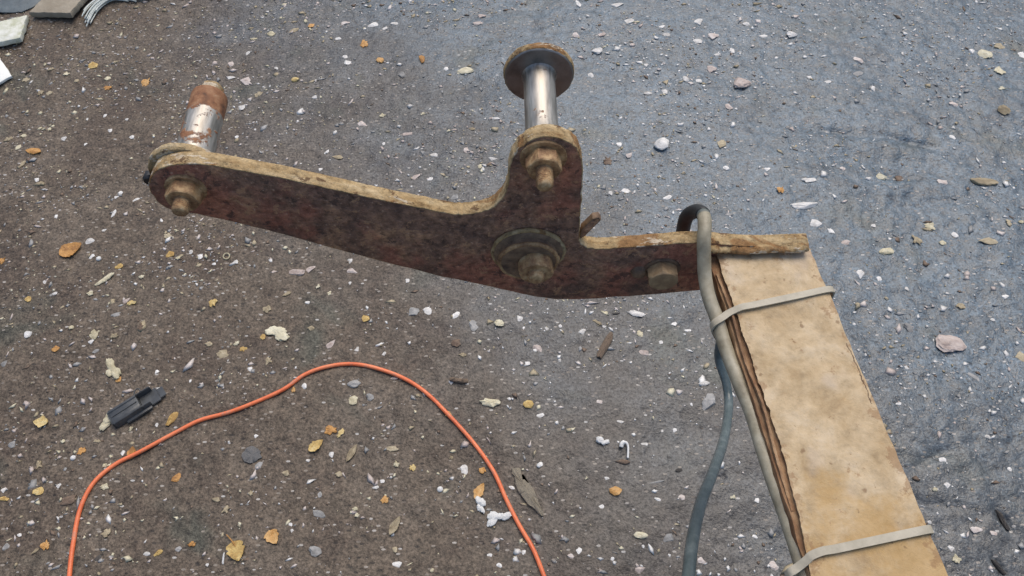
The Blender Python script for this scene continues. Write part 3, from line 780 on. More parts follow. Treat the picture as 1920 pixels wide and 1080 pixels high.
LITTER = "-0.874 1.081 10 13 0 w; -0.742 1.087 9 13 0 w; -0.827 1.065 6 8 0 w; -0.81 1.144 7 9 0 w; -0.789 1.102 8 9 0 w; -0.831 0.891 8 8 14 w; -0.736 0.863 10 8 13 w; -0.755 0.838 14 15 42 w; -0.736 0.939 8 8 0 w; -0.73 0.951 8 8 43 w; -0.892 0.976 8 9 0 w; -0.844 1.134 5 7 0 w; -0.765 1.133 6 7 0 w; -0.88 1.295 23 21 16 y; -0.961 1.276 12 10 24 t; -0.926 1.265 13 10 32 c; -0.977 1.292 9 12 33 c; -0.838 1.253 12 12 32 c; -0.899 1.244 11 10 48 t; -1.003 1.245 15 10 32 t; -0.96 1.206 13 13 48 t; -0.941 1.205 13 13 48 t; -0.919 1.105 9 9 0 c; -0.909 1.105 7 9 0 c; -0.953 1.087 12 9 15 c; -0.953 1.056 16 9 68 c; -0.981 1.078 16 11 31 t; -0.83 1.225 16 12 0 o; -0.756 1.244 19 24 0 o; -0.93 1.013 16 10 84 t; -0.729 0.898 16 6 75 w; -0.697 0.934 12 7 43 w; -0.638 0.884 14 5 -55 w; -0.617 0.848 13 14 27 t; -0.894 0.793 11 16 0 o; -0.739 0.8 13 6 62 w; -0.686 0.781 13 11 13 y; -0.602 0.807 16 17 27 y; -0.587 0.799 10 9 0 c; -0.567 0.813 7 8 0 w; -0.55 0.803 11 11 0 w; -0.483 0.788 9 8 26 w; -0.548 0.784 11 7 26 t; -0.521 0.787 7 7 0 w; -0.64 0.758 11 9 0 c; -0.803 0.747 6 7 0 w; -0.779 0.724 11 6 27 w; -0.819 0.71 12 10 0 y; -0.717 0.722 12 9 0 c; -0.655 0.709 12 8 33 p; -0.643 0.704 17 9 19 y; -0.506 0.704 17 16 25 y; -0.659 0.681 18 6 26 g; -0.728 0.654 8 8 0 c; -0.799 0.642 12 13 100 w; -0.686 0.64 16 20 25 c; -0.687 0.626 9 7 25 w; -0.652 0.638 13 11 12 t; -0.613 0.655 11 18 0 b; -0.742 0.615 14 13 0 o; -0.495 0.624 12 10 0 t; -0.471 0.607 21 15 0 t; -0.451 0.627 12 9 24 c; -0.439 0.617 14 10 0 y; -0.42 0.579 7 17 0 w; -0.625 0.56 11 12 38 o; -0.818 0.59 12 10 0 g; -0.673 0.61 12 7 39 g; -0.568 0.574 6 9 -20 w; -0.511 0.559 3 11 0 w; -0.584 0.478 11 8 43 c; -0.547 0.484 6 6 0 w; -0.525 0.493 23 12 61 y; -0.681 0.456 8 6 0 c; -0.649 0.441 14 11 37 o; -0.63 0.457 11 6 0 t; -0.706 0.419 12 13 37 t; -0.587 0.439 7 10 0 w; -0.693 0.379 14 13 0 y; -0.74 0.368 16 7 0 y; -0.747 0.381 8 7 23 w; -0.597 0.385 13 10 0 c; -0.599 0.419 7 9 -27 c; -0.607 0.418 6 8 -27 c; -0.497 0.4 19 13 47 o; -0.644 0.366 29 15 11 b; -0.666 0.386 7 7 23 w; -0.576 0.318 13 13 73 t; -0.656 0.301 13 14 35 o; -0.668 0.292 11 5 55 t; -0.497 0.291 12 7 33 y; -0.513 0.29 11 6 10 w; -0.452 0.303 12 7 0 o; -0.47 0.296 9 7 0 g; -0.414 0.352 12 11 0 t; -0.431 0.367 12 8 0 t; -0.712 0.299 11 8 42 g; -0.699 0.316 6 5 0 w; -0.392 0.467 7 7 0 w; -0.382 0.376 7 12 -19 t; -0.578 0.283 11 7 73 d; -0.424 0.274 5 4 0 w; -0.758 0.452 12 10 0 g; -0.424 0.795 7 15 0 w; -0.372 0.767 22 16 0 p; -0.35 0.776 16 12 25 p; -0.332 0.739 9 15 0 c; -0.384 0.723 16 8 44 t; -0.311 0.724 7 15 -12 c; -0.412 0.691 14 14 91 t; -0.279 0.745 5 18 12 w; -0.179 0.75 7 9 0 w; -0.284 0.792 8 15 -12 w; -0.278 0.77 15 11 0 p; -0.347 0.707 8 6 0 w; -0.243 0.673 13 16 36 y; -0.166 0.688 23 18 0 g; -0.14 0.688 14 13 0 w; -0.062 0.658 16 16 0 g; -0.41 0.638 10 10 0 y; -0.333 0.655 12 10 0 t; -0.299 0.625 17 10 36 p; -0.253 0.615 9 7 52 w; -0.208 0.61 8 5 52 w; -0.393 0.594 15 12 36 t; -0.091 0.625 16 15 0 b; -0.08 0.604 12 8 0 t; -0.329 0.551 8 13 0 w; -0.345 0.543 7 10 0 o; -0.251 0.554 19 13 0 g; -0.222 0.531 12 9 0 g; -0.249 0.525 15 16 67 c; -0.097 0.557 7 16 -22 w; -0.004 0.527 4 5 0 w; -0.19 0.566 14 8 0 p; -0.278 0.475 15 19 88 o; -0.263 0.47 18 8 62 y; -0.273 0.437 8 8 0 w; -0.307 0.428 6 5 0 w; -0.183 0.446 21 8 0 t; -0.136 0.464 5 9 0 c; -0.173 0.421 9 10 32 c; -0.149 0.416 11 10 0 y; -0.336 0.407 11 10 0 t; -0.258 0.407 11 10 0 t; -0.281 0.375 8 11 0 g; -0.186 0.368 12 11 0 o; -0.191 0.396 7 5 0 w; -0.201 0.386 9 5 10 w; -0.228 0.354 8 7 0 c; -0.224 0.345 7 6 32 c; -0.277 0.346 22 11 -19 g; -0.314 0.322 5 5 0 w; -0.317 0.331 6 5 0 w; -0.275 0.293 18 11 0 g; -0.165 0.296 8 12 -10 t; -0.162 0.276 13 9 0 w; -0.044 0.412 11 12 0 o; -0.092 0.433 6 10 0 t; -0.07 0.414 11 15 0 w; -0.076 0.382 4 11 0 d; -0.379 0.419 10 20 -20 g; -0.032 0.288 7 6 0 w; -0.018 0.274 8 7 0 w; -0.111 0.267 6 10 0 c; 0.176 0.685 13 4 11 d; 0.012 0.673 11 10 -34 w; 0.019 0.654 4 11 -23 w; 0.056 0.654 8 7 -34 w; 0.08 0.658 5 12 -12 w; 0.115 0.646 12 9 22 w; 0.142 0.666 18 7 -35 t; 0.151 0.659 10 4 -12 w; 0.043 0.615 18 12 -34 p; 0.037 0.613 6 6 0 w; 0.211 0.645 11 13 22 c; 0.215 0.61 12 14 0 p; 0.245 0.63 7 6 0 w; 0.041 0.498 17 6 11 w; 0.28 0.518 3 12 11 w; 0.164 0.489 13 5 -11 w; 0.218 0.495 4 7 0 c; 0.137 0.52 8 9 0 p; 0.026 0.59 9 8 0 w; 0.077 0.595 5 6 0 w; 0.268 0.665 13 7 0 w; 0.291 0.653 11 6 0 w; 0.195 0.668 18 6 0 g; 0.249 0.476 6 8 -22 w; 0.231 0.476 4 5 0 w; 0.043 0.42 6 7 0 w; 0.221 0.31 14 13 0 g; 0.2 0.453 11 6 0 w; 0.0 0.386 9 5 -20 w; 0.139 0.398 7 5 -21 w; 0.129 0.356 11 6 20 w; 0.11 0.398 6 6 0 c; 0.093 0.293 9 8 -30 w; 0.082 0.285 12 6 0 p; 0.174 0.267 13 9 0 p; 0.22 0.287 4 9 10 w; 0.14 0.282 6 4 47 w; 0.184 0.299 4 7 0 w; 0.264 0.281 10 10 0 p; 0.247 0.37 11 8 0 p; 0.213 0.366 11 5 -21 w; 0.25 0.411 14 7 0 d; 0.212 0.392 24 3 10 g; 0.016 0.292 6 7 -20 w; -0.439 1.421 18 14 31 o; -0.475 1.404 23 12 31 t; -0.522 1.392 20 14 8 c; -0.557 1.378 18 10 0 c; -0.366 1.434 21 13 8 p; -0.303 1.425 23 16 44 w; -0.279 1.409 18 10 44 w; -0.257 1.425 19 11 8 w; -0.377 1.381 13 10 30 w; -0.317 1.359 18 21 15 o; -0.351 1.317 11 13 30 w; -0.346 1.299 15 13 -27 w; -0.563 1.333 9 22 -26 w; -0.591 1.299 18 16 0 p; -0.553 1.249 20 22 45 p; -0.586 1.258 17 9 -7 w; -0.518 1.209 18 14 44 t; -0.545 1.17 14 14 0 w; -0.494 1.287 11 8 0 w; -0.402 1.197 10 11 29 w; -0.299 1.127 18 14 -46 p; -0.204 1.099 17 13 14 p; -0.26 1.149 13 10 28 c; -0.177 1.15 14 9 0 c; -0.335 1.036 20 12 7 t; -0.359 1.046 14 6 53 w; -0.138 1.284 10 13 0 w; -0.227 1.261 19 16 -38 g; -0.065 1.448 16 14 0 p; -0.076 1.423 21 11 0 p; -0.087 1.053 12 19 0 p; -0.151 1.042 14 11 13 w; -0.061 1.012 9 19 -13 c; -0.038 1.03 16 8 -7 w; -0.181 0.989 17 12 33 p; -0.156 0.983 15 7 38 w; -0.107 0.936 14 13 0 g; -0.079 1.109 12 9 0 t; -0.032 1.139 15 6 -7 w; -0.364 1.003 8 8 0 w; -0.465 1.019 9 9 0 w; -0.123 1.102 12 9 0 c; -0.25 1.071 6 8 0 w; -0.539 1.088 7 9 0 w; -0.506 1.109 4 15 -13 w; 0.405 1.421 20 17 27 w; 0.435 1.379 22 20 14 p; 0.397 1.362 22 14 0 w; 0.467 1.335 12 17 0 w; 0.434 1.322 17 9 21 w; 0.513 1.421 17 12 0 w; 0.54 1.379 18 10 0 w; 0.417 1.277 18 23 0 p; 0.358 1.245 14 12 -43 w; 0.382 1.238 16 12 14 w; 0.728 1.307 18 22 25 p; 0.72 1.265 26 15 14 g; 0.738 1.222 11 19 25 w; 0.651 1.239 13 7 13 w; 0.614 1.252 9 8 0 w; 0.435 1.168 13 18 0 p; 0.406 1.067 23 19 68 t; 0.407 1.009 10 12 0 w; 0.482 1.001 11 9 0 w; 0.56 0.975 26 11 6 w; 0.5 0.95 15 15 0 o; 0.549 0.874 20 17 63 w; 0.733 0.985 17 18 0 b; 1.037 1.347 23 17 0 t; 0.977 1.335 11 13 0 w; 1.013 1.271 22 27 0 c; 1.0 1.217 20 14 0 c; 1.076 1.318 16 33 0 w; 0.89 1.177 23 14 13 p; 0.861 1.089 11 14 0 w; 0.808 0.972 15 17 0 p; 0.754 0.868 19 18 -28 c; 0.722 0.838 24 17 -89 t; 0.765 0.83 12 11 0 c; 0.843 0.83 36 16 0 t; 0.791 0.848 10 12 0 w; 0.916 0.872 13 10 0 c; 0.892 0.869 15 11 -83 t; 0.592 0.832 18 12 32 p; 0.573 0.859 11 14 32 w; 0.627 1.005 12 9 0 p; 0.149 1.485 22 10 -64 w; 0.231 1.476 26 14 8 w; 0.257 1.425 22 15 15 w; 0.192 1.383 18 14 28 p; 0.138 1.381 14 17 0 p; 0.279 1.286 8 23 -15 w; 0.163 1.257 11 14 0 w; 0.324 1.404 18 9 28 w; 0.334 1.381 16 10 7 w; 0.277 1.203 18 9 14 w; 0.309 1.206 14 12 14 w; 0.207 1.067 10 17 0 w; 0.223 1.039 14 11 25 p; 0.183 1.025 20 20 0 b; 0.213 0.953 19 11 -39 w; 0.286 0.936 21 8 24 w; 0.183 0.946 8 12 0 w; 0.821 0.6 17 21 0 t; 0.755 0.698 15 11 -12 t; 0.602 0.764 13 17 0 w; 0.635 0.756 9 9 0 w; 0.658 0.655 14 13 0 g; 0.731 0.567 26 9 -46 g; 0.641 0.425 11 11 0 w; 0.617 0.38 9 6 19 c; 0.636 0.386 9 8 0 w; 0.661 0.322 17 10 0 p; 0.323 0.37 10 10 -33 c; 0.355 0.366 9 8 0 w; 0.364 0.274 19 12 -10 p; 0.344 0.314 9 6 0 w; 0.615 0.296 9 9 0 w; 0.618 0.281 12 13 18 c; 0.683 0.318 11 8 0 p; 0.675 0.734 7 8 0 w; 0.599 0.516 9 6 10 w; 0.722 0.463 8 7 0 w; 0.831 0.712 11 7 0 w; 0.633 0.581 8 6 0 w; 0.738 0.412 7 7 0 w; 0.654 0.872 9 7 0 w; 0.596 0.333 6 6 0 w; 0.799 0.67 7 6 0 w"
li = 0
for it in LITTER.split(';'):
    q = it.split(); x, y, L, W, an = map(float, q[:5]); kd = q[5]
    li += 1
    L = max(L, 4) / 1000; W = max(min(W, L * 1000 * 1.25), 3) / 1000
    me = pool[kd, li % 6]
    if kd in STONE: hgt_ = min(L, W) * random.uniform(.30, .5); dz = hgt_ * random.uniform(-.10, .08)
    else: hgt_ = random.uniform(.0016, .0028); dz = .0004
    o = link(NAMES[kd], me, None, ground, (x, y, hz(x, y) + dz), (random.uniform(-.12, .12), random.uniform(-.12, .12), R(an)), (L * 1.2, W * 1.2, hgt_))

# grit too small to pick apart: one part of the ground, its white pieces also painting wet glints
def grit(n, seed):
    rr = np.random.default_rng(seed)
    x = rr.uniform(-1.28, 1.28, n); y = .18 + (1.72 - .18) * rr.random(n) ** .8
    clus = fbm(x, y, 6, 3); keep = clus + rr.uniform(-.22, .22, n) > -.03
    x, y = x[keep], y[keep]; n = len(x)
    s = np.clip(rr.lognormal(math.log(.0027), .58, n), .0013, .0105)
    z = height(x, y)
    base = np.array([(1, 0, 0), (0, 1, 0), (-1, 0, 0), (0, -1, 0), (.1, .1, .75), (-.1, 0, -.5), (.62, .62, .35), (-.6, .55, .4)])
    faces = np.array([(0, 6, 4), (6, 1, 4), (1, 7, 4), (7, 2, 4), (2, 3, 4), (3, 0, 4), (6, 0, 5), (1, 6, 5), (7, 1, 5), (2, 7, 5), (3, 2, 5), (0, 3, 5)])
    V = np.repeat(base[None], n, 0) * (1 + .34 * rr.normal(size=(n, 8, 3)))
    V *= np.stack([s * rr.uniform(.6, 1.15, n), s * rr.uniform(.3, .7, n), s * rr.uniform(.15, .4, n)], 1)[:, None]
    a_ = rr.uniform(0, 6.28, n) * .55 + .2; c, sn = np.cos(a_), np.sin(a_)
    vx = V[..., 0] * c[:, None] - V[..., 1] * sn[:, None]; vy = V[..., 0] * sn[:, None] + V[..., 1] * c[:, None]
    V = np.stack([vx + x[:, None], vy + y[:, None], V[..., 2] + z[:, None] + .0002], -1).reshape(-1, 3)
    F = (faces[None] + (np.arange(n) * 8)[:, None, None]).reshape(-1, 3)
    me = bpy.data.meshes.new('grit')
    me.vertices.add(len(V)); me.vertices.foreach_set('co', V.astype(np.float32).ravel())
    me.loops.add(F.size); me.loops.foreach_set('vertex_index', F.ravel().astype(np.int32))
    me.polygons.add(len(F)); me.polygons.foreach_set('loop_start', np.arange(0, F.size, 3, dtype=np.int32))
    right = np.clip(x * .8 + .5, 0, 1)
    u = rr.random(n)
    mi = np.select([u < .24, u < .44, u < .66, u < .82, u < .92], [0, 1, 2, 3, 4], 5)
    mi = np.where((mi == 4) & (rr.random(n) < right), 0, mi)
    mi = np.where((mi == 0) & (rr.random(n) > .25 + right * .8), rr.choice([1, 2, 3, 4], n), mi)
    me.polygons.foreach_set('material_index', np.repeat(mi, len(faces)).astype(np.int32))
    for kd in 'wpgtcb': me.materials.append(LM[kd])
    me.update(); me.validate()
    return me
gr = link('grit', grit(30000, 21), None, ground)
gr['kind'] = 'stuff'

# ------------------------------------------------------------------ loose things one can point to
def lay(name, me, mat, x, y, L, W, Hh, an, label, cat, dz=.0, tilt=(0, 0), group=None):
    if mat is not None and not me.materials: me.materials.append(mat)
    o = link(name, me, None, None, (x, y, hz(x, y) + dz), (tilt[0], tilt[1], R(an)), (L / 1000, W / 1000, Hh / 1000))
    G = {'leaf': 'fallen leaves on the ground', 'wood chip': 'wood chips on the ground', 'clump': 'cream lumpy bits on the ground', 'white bit': 'white bits on the ground', 'bead': 'white beads on the ground', 'twig': 'twigs on the ground'}
    return tag(o, label, cat, group or G.get(cat))
def leaf_mesh(seed, tip=1.0, curl=.9, stem=False, n=14):
    """leaf blade along x, unit size, pointed at both ends, ribbed and curled"""
    rr = np.random.default_rng(seed); bm = bmesh.new(); rows = []
    for i in range(n + 1):
        t = i / n; w = .5 * (math.sin(math.pi * t ** tip)) ** .75 * (1 + .10 * rr.normal()) if 0 < i < n else .02
        x = t - .5; row = []
        for k in (-1, -.5, 0, .5, 1):
            z = curl * (x * x * 1.2 + (k * w) ** 2 * 1.6) + (.12 if k == 0 else 0) + .06 * rr.normal()
            row.append((x, k * w, z))
        rows.append(row)
    top = [[bm.verts.new((a_, b_, c_ + .35)) for a_, b_, c_ in r] for r in rows]
    bot = [[bm.verts.new((a_ * .99, b_ * .97, c_ - .0)) for a_, b_, c_ in r] for r in rows]
    for i in range(n):
        for k in range(4):
            bm.faces.new((top[i][k], top[i + 1][k], top[i + 1][k + 1], top[i][k + 1])); bm.faces.new((bot[i][k + 1], bot[i + 1][k + 1], bot[i + 1][k], bot[i][k]))
        bm.faces.new((top[i][0], bot[i][0], bot[i + 1][0], top[i + 1][0])); bm.faces.new((top[i + 1][4], bot[i + 1][4], bot[i][4], top[i][4]))
    for i in (0, n):
        for k in range(4): bm.faces.new((top[i][k], top[i][k + 1], bot[i][k + 1], bot[i][k]))
    me = bm_mesh('leaf', bm); sharp_smooth(me, 60)
    return me
def clump_mesh(seed, lobes=5, spread=.34, r=.22):
    """one lumpy body grown from overlapping lobes"""
    rr = np.random.default_rng(seed); bm = bmesh.new()
    bmesh.ops.create_icosphere(bm, subdivisions=4, radius=.5)
    cs = [np.array([spread * (2 * k / (lobes - 1) - 1), rr.uniform(-.22, .22), rr.uniform(-.05, .2)]) for k in range(lobes)]
    rs = [r * rr.uniform(.75, 1.25) for _ in cs]
    def inside(p): return max(1 - ((p - c) ** 2).sum() / (q * q) for c, q in zip(cs, rs)) > 0
    for v in bm.verts:
        d = np.array(v.co); d /= np.linalg.norm(d); best = .06
        for s in np.linspace(.06, .75, 40):
            if inside(d * s): best = s
        v.co = d * best * (1 + .09 * rr.normal())
    bmesh.ops.smooth_vert(bm, verts=bm.verts[:], factor=.25, use_axis_x=True, use_axis_y=True, use_axis_z=True)
    me = bm_mesh('clump', bm); sharp_smooth(me, 70)
    return me

lay('fallen_leaf', leaf_mesh(1, .8, .8), LM['o'], -.779, .815, 40, 30, 7, 42, 'bright orange oval leaf near the left edge, the largest leaf there', 'leaf', .001)
lay('fallen_leaf', leaf_mesh(2, 1.2), LM['y'], -.724, .487, 23, 17, 5, 0, 'small yellow leaf far left of the black clip', 'leaf', .001)
lay('fallen_leaf', leaf_mesh(3, .9), LM['o'], -.572, .438, 20, 12, 5, 95, 'small orange-brown leaf touching the orange cord below the black clip', 'leaf', .001)
sf = lay('fallen_leaf', leaf_mesh(4, .7, .5), LM['y'], -.386, .292, 30, 24, 5, -65, 'broad yellow-orange leaf with a stem at the bottom edge', 'leaf', .001)
stp = spline([(.30, 0, .5), (.52, .06, .7), (.72, .16, .6), (.84, .22, .4)], 5)
link('stem', sweep(stp, [(.035 * a_, .16 * b_) for a_, b_ in circ(1, 6)], 'stem'), LM['o'], sf, rot=(0, 0, math.pi))
lay('fallen_leaf', leaf_mesh(5, 1.0), LM['y'], -.099, .501, 15, 9, 4, -46, 'tiny yellow leaf tucked against the right slope of the orange cord', 'leaf', .001)
lay('fallen_leaf', leaf_mesh(6, .8), LM['y'], -.297, .45, 26, 14, 5, 45, 'pale orange-yellow leaf in the middle under the cord arch, beside two smaller scraps', 'leaf', .001)
lay('fallen_leaf', leaf_mesh(7, 1.0), LM['t'], -.242, .439, 30, 10, 4, 66, 'narrow dull tan leaf under the middle of the cord arch', 'leaf', .001)
lay('fallen_leaf', leaf_mesh(8, 1.0), LM['t'], -.168, .329, 30, 11, 4, 64, 'narrow spindle-shaped tan leaf at the bottom centre under the cord arch', 'leaf', .001)
lay('fallen_leaf', leaf_mesh(9, .7), LM['o'], -.339, .312, 23, 18, 5, -53, 'curled orange leaf near the bottom edge, right of the stemmed leaf', 'leaf', .001)
lay('fallen_leaf', leaf_mesh(10, .9), LM['o'], -.048, .38, 27, 14, 5, 62, 'rusty orange leaf just left of the cord, above a white clump', 'leaf', .001)
lay('wood_chip', flake_mesh(21, 9, .2), LM['o'], -.919, 1.045, 33, 17, 4, -4, 'oblong ochre chip near the left edge, above the rusty pin nut', 'wood chip', .001)
lay('wood_chip', flake_mesh(22, 8, .2), LM['o'], .151, .378, 20, 15, 4, 0, 'square orange-brown chip left of the hanging hose', 'wood chip', .001)
lay('wood_chip', flake_mesh(23, 9, .35), LM['c'], .182, .313, 25, 11, 4, -5, 'cream chip near the bottom edge left of the hose', 'wood chip', .001)
lay('wood_chip', flake_mesh(24, 9, .3), LM['b'], .166, .423, 25, 8, 3, 0, 'flat brown chip under the curled white bit', 'wood chip', .001)
lay('wood_chip', flake_mesh(25, 8, .2), LM['y'], .025, .516, 18, 16, 4, 0, 'square pale yellow chip right of the cord arch', 'wood chip', .001)
lay('wood_chip', flake_mesh(26, 14, .4), LM['c'], -.035, .519, 38, 18, 4, 0, 'rough cream flake between the cord arch and the pale yellow chip', 'wood chip', .001)
lay('wood_chip', flake_mesh(27, 8, .3), LM['o'], -.278, 1.307, 19, 19, 4, 29, 'small orange chip in the upper middle, left of its twin', 'wood chip', .001)
lay('wood_chip', flake_mesh(28, 8, .3), LM['o'], -.189, 1.305, 28, 15, 4, -80, 'tapered orange chip in the upper middle, left of the round flange', 'wood chip', .001)
lay('wood_chip', flake_mesh(29, 8, .3), LM['y'], -.448, 1.245, 19, 13, 4, 15, 'yellow chip to the upper right of the rusted pin end', 'wood chip', .001)
# lumpy white and cream bits
lay('clump', clump_mesh(31, 6), LM['c'], -.64, .576, 42, 26, 10, -48, 'cream lumpy bit above the black clip', 'clump', .001)
lay('clump', clump_mesh(32, 5), LM['c'], -.62, .489, 32, 28, 10, 37, 'cream lumpy bit touching the left end of the black clip', 'clump', .001)
lay('clump', clump_mesh(33, 6), LM['c'], -.387, .645, 44, 34, 11, -11, 'largest cream lumpy bit, above the left slope of the cord arch', 'clump', .001)
lay('clump', clump_mesh(34, 4), LM['c'], -.70, .751, 32, 16, 8, 34, 'long cream bit just below right of the orange leaf', 'clump', .001)
lay('white_bit', clump_mesh(35, 4), M['white_bit'], -.045, .359, 24, 17, 10, -69, 'oval white lump left of the cord near the bottom', 'white bit', .002)
lay('white_bit', clump_mesh(36, 6, .36, .2), M['white_bit'], -.019, .341, 34, 26, 10, 20, 'knobbly white lump touching the cord near the bottom', 'white bit', .002)
lay('white_bit', clump_mesh(37, 3, .28, .26), M['white_bit'], .138, .455, 19, 17, 10, 0, 'three-lobed white lump left of the hanging hose', 'white bit', .002)
cu = spline([(-.006, .004, .004), (-.0035, .010, .006), (.002, .0105, .006), (.0045, .005, .005), (.0040, -.004, .004), (.0030, -.013, .003)], 5)
cm = sweep(cu, lambda i: circ(.0032 if i < 8 else max(.0016, .003 - .0001 * i), 10), 'white_bit')
cu_o = link('white_bit', cm, M['white_bit'], None, (.170, .441, hz(.170, .441)), None, None, True)
tag(cu_o, 'curled white hook-shaped bit above a flat brown chip', 'white bit', 'white bits on the ground')
for x, y, s, lb in ((-.724, .795, 9, 'round white bead below right of the orange leaf'), (-.658, .43, 8, 'round white bead left of the cord near the lower left'), (-.106, .384, 9, 'round white bead inside the right leg of the cord arch'), (.040, .417, 7, 'tiny white bead to the right of the cord, above the bark strip')):
    lay('bead', stone_mesh(int(1000 * abs(x)), cuts=0, rough=.05, sub=3), M['white_bit'], x, y, s, s, s * .7, 0, lb, 'bead', .001)
rp = np.array([(.0052 * math.cos(a_), .0058 * math.sin(a_), 0) for a_ in np.linspace(0, 2 * math.pi, 28, endpoint=False)])
tag(link('ring', sweep(rp, circ(.0013, 8), 'ring', closed=True), LM['c'], None, (-.501, .80, hz(-.501, .80) + .002), (.1, .1, 0), None, True), 'tiny pale ring lying below the left arm of the lever', 'ring')
# bark, splinter, twig, shards
bk = [(-.5, .10), (-.42, .40), (-.33, .34), (-.28, .05), (-.2, .30), (-.05, .46), (.12, .42), (.24, .30), (.36, .22), (.47, .20), (.5, -.05), (.40, -.16), (.28, -.22), (.2, -.40), (.05, -.46), (-.12, -.48), (-.24, -.36), (-.34, -.20), (-.44, -.22)]
def slab_mesh(name, outl, seed, ridge=.25, n=3):
    """split-wood piece: traced outline in plan, crowned and uneven on top"""
    rr = np.random.default_rng(seed); bm = bmesh.new(); pts = spline(list(outl) + [outl[0]], 3)[:-1]
    pts = pts + rr.normal(0, .012, pts.shape); rings = []
    for s, z in ((.97, 0), (1, .35), (.93, .75), (.6, .95), (.25, 1.05)):
        rings.append([bm.verts.new((p[0] * (1 if s > .9 else .35 + .65 * s), p[1] * s, z + ridge * rr.normal() * .35 * (z > 0))) for p in pts])
    m = len(pts)
    for a_, b_ in zip(rings, rings[1:]):
        for i in range(m): bm.faces.new((a_[i], a_[(i + 1) % m], b_[(i + 1) % m], b_[i]))
    bm.faces.new(rings[0][::-1]); bm.faces.new(rings[-1])
    bmesh.ops.triangulate(bm, faces=[q for q in bm.faces if len(q.verts) > 4])
    me = bm_mesh(name, bm); sharp_smooth(me, 45)
    return me
lay('bark_strip', slab_mesh('bark_strip', bk, 3), M['bark'], .022, .378, 84, 22, 5, -59, 'long greyish tan bark strip right of the orange cord', 'bark', .001)
lay('splinter', slab_mesh('splinter', [(-.5, -.3), (-.45, .4), (0, .5), (.5, .35), (.46, -.2), (.1, -.5)], 4), M['wood'], .152, .62, 50, 13, 6, 62, 'brown wood splinter on the ground below the lever', 'splinter', .001)
lay('twig', slab_mesh('twig', [(-.5, -.2), (-.45, .5), (.1, .35), (.5, .5), (.5, -.4), (0, -.5)], 5), M['wood'], -.085, .557, 28, 8, 5, -6, 'short grey-brown twig above the top of the cord arch on the right', 'twig', .001)
lay('sliver', slab_mesh('sliver', [(-.5, -.3), (-.4, .5), (.4, .4), (.5, -.3)], 6), M['white_bit'], -.402, .282, 15, 3, 2, 96, 'thin white sliver beside the stemmed leaf at the bottom', 'sliver', .001)
gum_o = lay('gum_blob', flake_mesh(51, 18, .3, .1), M['gum'], -.391, .435, 33, 30, 4, 0, 'flattened grey blob on the ground under the left half of the cord arch', 'gum', .001)
for sd_, kd, x, y, L, W, Hh, an, lb in (
    (61, 'w', -.095, .678, 17, 9, 4, 45, 'pointed white shard below the centre of the lever'), (62, 'c', -.021, .661, 15, 14, 8, 23, 'rounded cream pebble below the centre pivot of the lever'),
    (63, 'w', .21, .684, 29, 12, 5, -9, 'bright white oblong chip under the right arm of the lever'), (64, 'w', .306, .555, 18, 7, 3, 11, 'white sliver left of the hose, above a grey stone'),
    (65, 'g', .308, .52, 34, 18, 9, 56, 'light grey stone just left of the hose'), (66, 'c', -.094, 1.276, 34, 18, 6, 7, 'flat pale stone left of the round flange'),
    (67, 'w', .602, 1.383, 29, 17, 9, 14, 'white pebble at the top, right of centre'), (68, 'p', .471, 1.233, 40, 27, 10, 20, 'tan and white stone to the right of the flange at mid height'),
    (69, 'w', .289, 1.065, 27, 27, 17, 0, 'chunky white stone between the flange pin and the hose loop'), (70, 'w', .539, .915, 50, 16, 7, 4, 'long flat white stone above the right end of the beam'),
    (71, 'c', .699, .989, 21, 16, 8, 0, 'pale stone in the cracked dark patch at right'), (72, 'c', .999, 1.322, 30, 22, 9, -16, 'oval cream stone near the upper right corner'),
    (73, 't', .981, 1.153, 25, 26, 10, 0, 'round tan stone near the right edge in the upper part'), (74, 't', .884, .97, 50, 17, 7, 0, 'long flat tan stone at the right, below the round tan stone'),
    (75, 'c', .661, .812, 27, 13, 6, 0, 'flat cream stone to the right of the beam end'), (76, 'p', .714, .622, 42, 36, 9, -25, 'large angular pink-tan stone right of the beam, the largest stone'),
    (77, 'w', .181, 1.33, 27, 18, 9, 21, 'white oval stone right of the round flange')):
    lay('stone', stone_mesh(sd_, rough=.22, sub=3), LM[kd], x, y, L * 1.05, W * 1.05, Hh, an, lb, 'stone', Hh / 4000, group='larger stones lying on the ground')
for x, y, L, an, lb in ((.704, .337, 30, -77, 'dark crooked piece standing for the shade of a hole at the lower right'), (.676, .272, 24, -62, 'dark piece standing for the shade of a hole at the bottom right corner, below another')):
    lay('twig', slab_mesh('twig', [(-.5, -.3), (-.3, .5), (.2, .3), (.5, .4), (.45, -.4), (0, -.5)], int(x * 1000)), LM['d'], x, y, L, 7, 5, an, lb, 'twig', .002)  # dark pieces set in dents, putting the shade of holes into colour

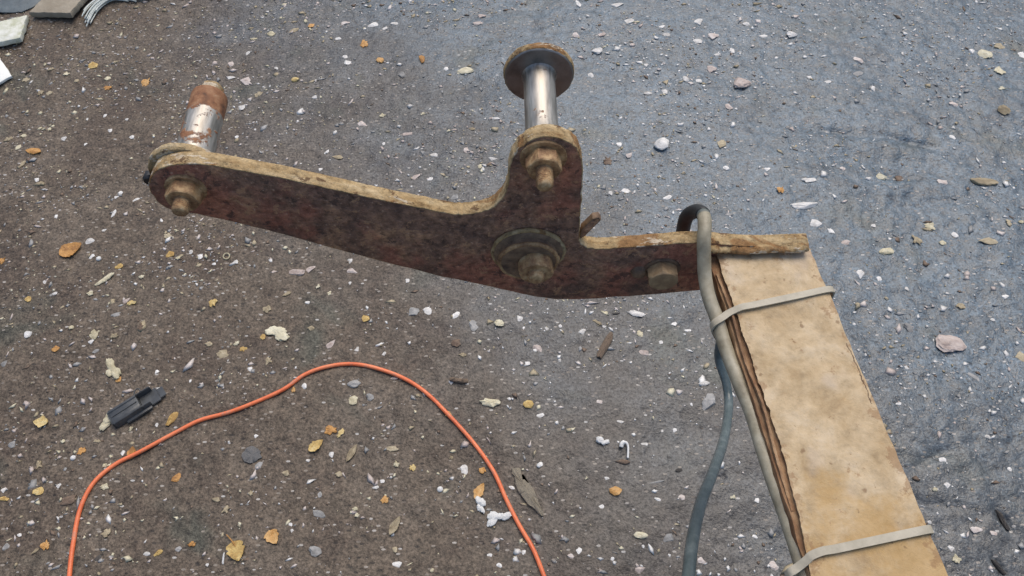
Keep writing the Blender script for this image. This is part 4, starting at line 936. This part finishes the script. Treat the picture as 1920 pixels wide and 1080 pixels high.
# ------------------------------------------------------------------ the odds and ends in the upper left corner
def plan(outl, z0, z1, name, bev=.0015):
    me = prism([(p[0], p[1]) for p in outl], z0, z1, name, bev)     # built in x-z, laid flat below
    me.transform(Matrix(((1, 0, 0, 0), (0, 0, 1, 0), (0, 1, 0, 0), (0, 0, 0, 1)))); me.flip_normals()
    return me
def flat(name, outl, th, mat, label, cat, tilt=(0, 0), lift=0.0):
    c = np.mean(np.array(outl), 0); p = [(a_ - c[0], b_ - c[1]) for a_, b_ in outl]
    d = []
    for i in range(len(p)):
        a_ = np.array(p[i]); b_ = np.array(p[(i + 1) % len(p)]); n = max(1, int(np.linalg.norm(b_ - a_) / .008))
        for k in range(n): d.append(tuple(a_ + (b_ - a_) * k / n + (rng.normal(0, .0008, 2) if k else 0)))
    o = link(name, plan(d, 0, th, name), [mat, mat], None, (c[0], c[1], hz(*c) + .002 + lift), (*tilt, 0))
    return tag(o, label, cat)
flat('board', [(-1.046, 1.430), (-.955, 1.427), (-.935, 1.500), (-.890, 1.66), (-.985, 1.67), (-1.024, 1.502)], .014, M['cardtan'], 'tan fibre board lying in the upper left corner', 'board', (.01, -.01), .003)
flat('plaster_piece', [(-1.25, 1.370), (-1.112, 1.402), (-1.052, 1.428), (-1.042, 1.354), (-1.095, 1.334), (-1.25, 1.30)], .012, M['plaster'], 'mottled whitish plaster piece at the left edge beside the tan board', 'plaster', (0, .01), .002)
flat('dark_sheet', [(-1.35, 1.44), (-1.075, 1.448), (-1.052, 1.47), (-1.036, 1.51), (-1.03, 1.70), (-1.35, 1.72)], .003, M['tarp'], 'dark blue-green sheet in the top left corner behind the board', 'sheet', (0, 0), .001)
flat('white_card', [(-1.25, 1.340 - .02), (-1.085, 1.318), (-1.029, 1.249), (-1.049, 1.227), (-1.10, 1.205), (-1.25, 1.18)], .006, M['white'], 'blank white card poking in at the left edge', 'card', (.0, .02), .003)
fr = spline([(-.929, 1.412, .010), (-.926, 1.440, .016), (-.918, 1.470, .018), (-.898, 1.496, .018), (-.866, 1.504, .016), (-.827, 1.506, .012), (-.79, 1.512, .008)], 8)
fray = bpy.data.objects.new('frayed_strand', None); COL.objects.link(fray); fray.location = (-.88, 1.48, hz(-.88, 1.48))
tag(fray, 'frayed white plastic strand curling beside the tan board', 'strand')
for k in range(26):
    j = rng.normal(0, 1, 3); a0 = int(rng.integers(0, 12)); a1 = len(fr) - int(rng.integers(0, 16))
    sp_ = (fr[a0:a1] - np.array([-.88, 1.48, 0])).copy()
    t_ = np.linspace(-1, 1, len(sp_))
    sp_[:, 0] += j[0] * .0045 + j[1] * .004 * t_; sp_[:, 1] += j[1] * .0045 + j[2] * .006 * t_ ** 2; sp_[:, 2] = np.maximum(.002, sp_[:, 2] * .6 + j[2] * .003)
    link('fibre', sweep(sp_, circ(.0013, 5), 'fibre'), M['strand'], fray, smooth=True)
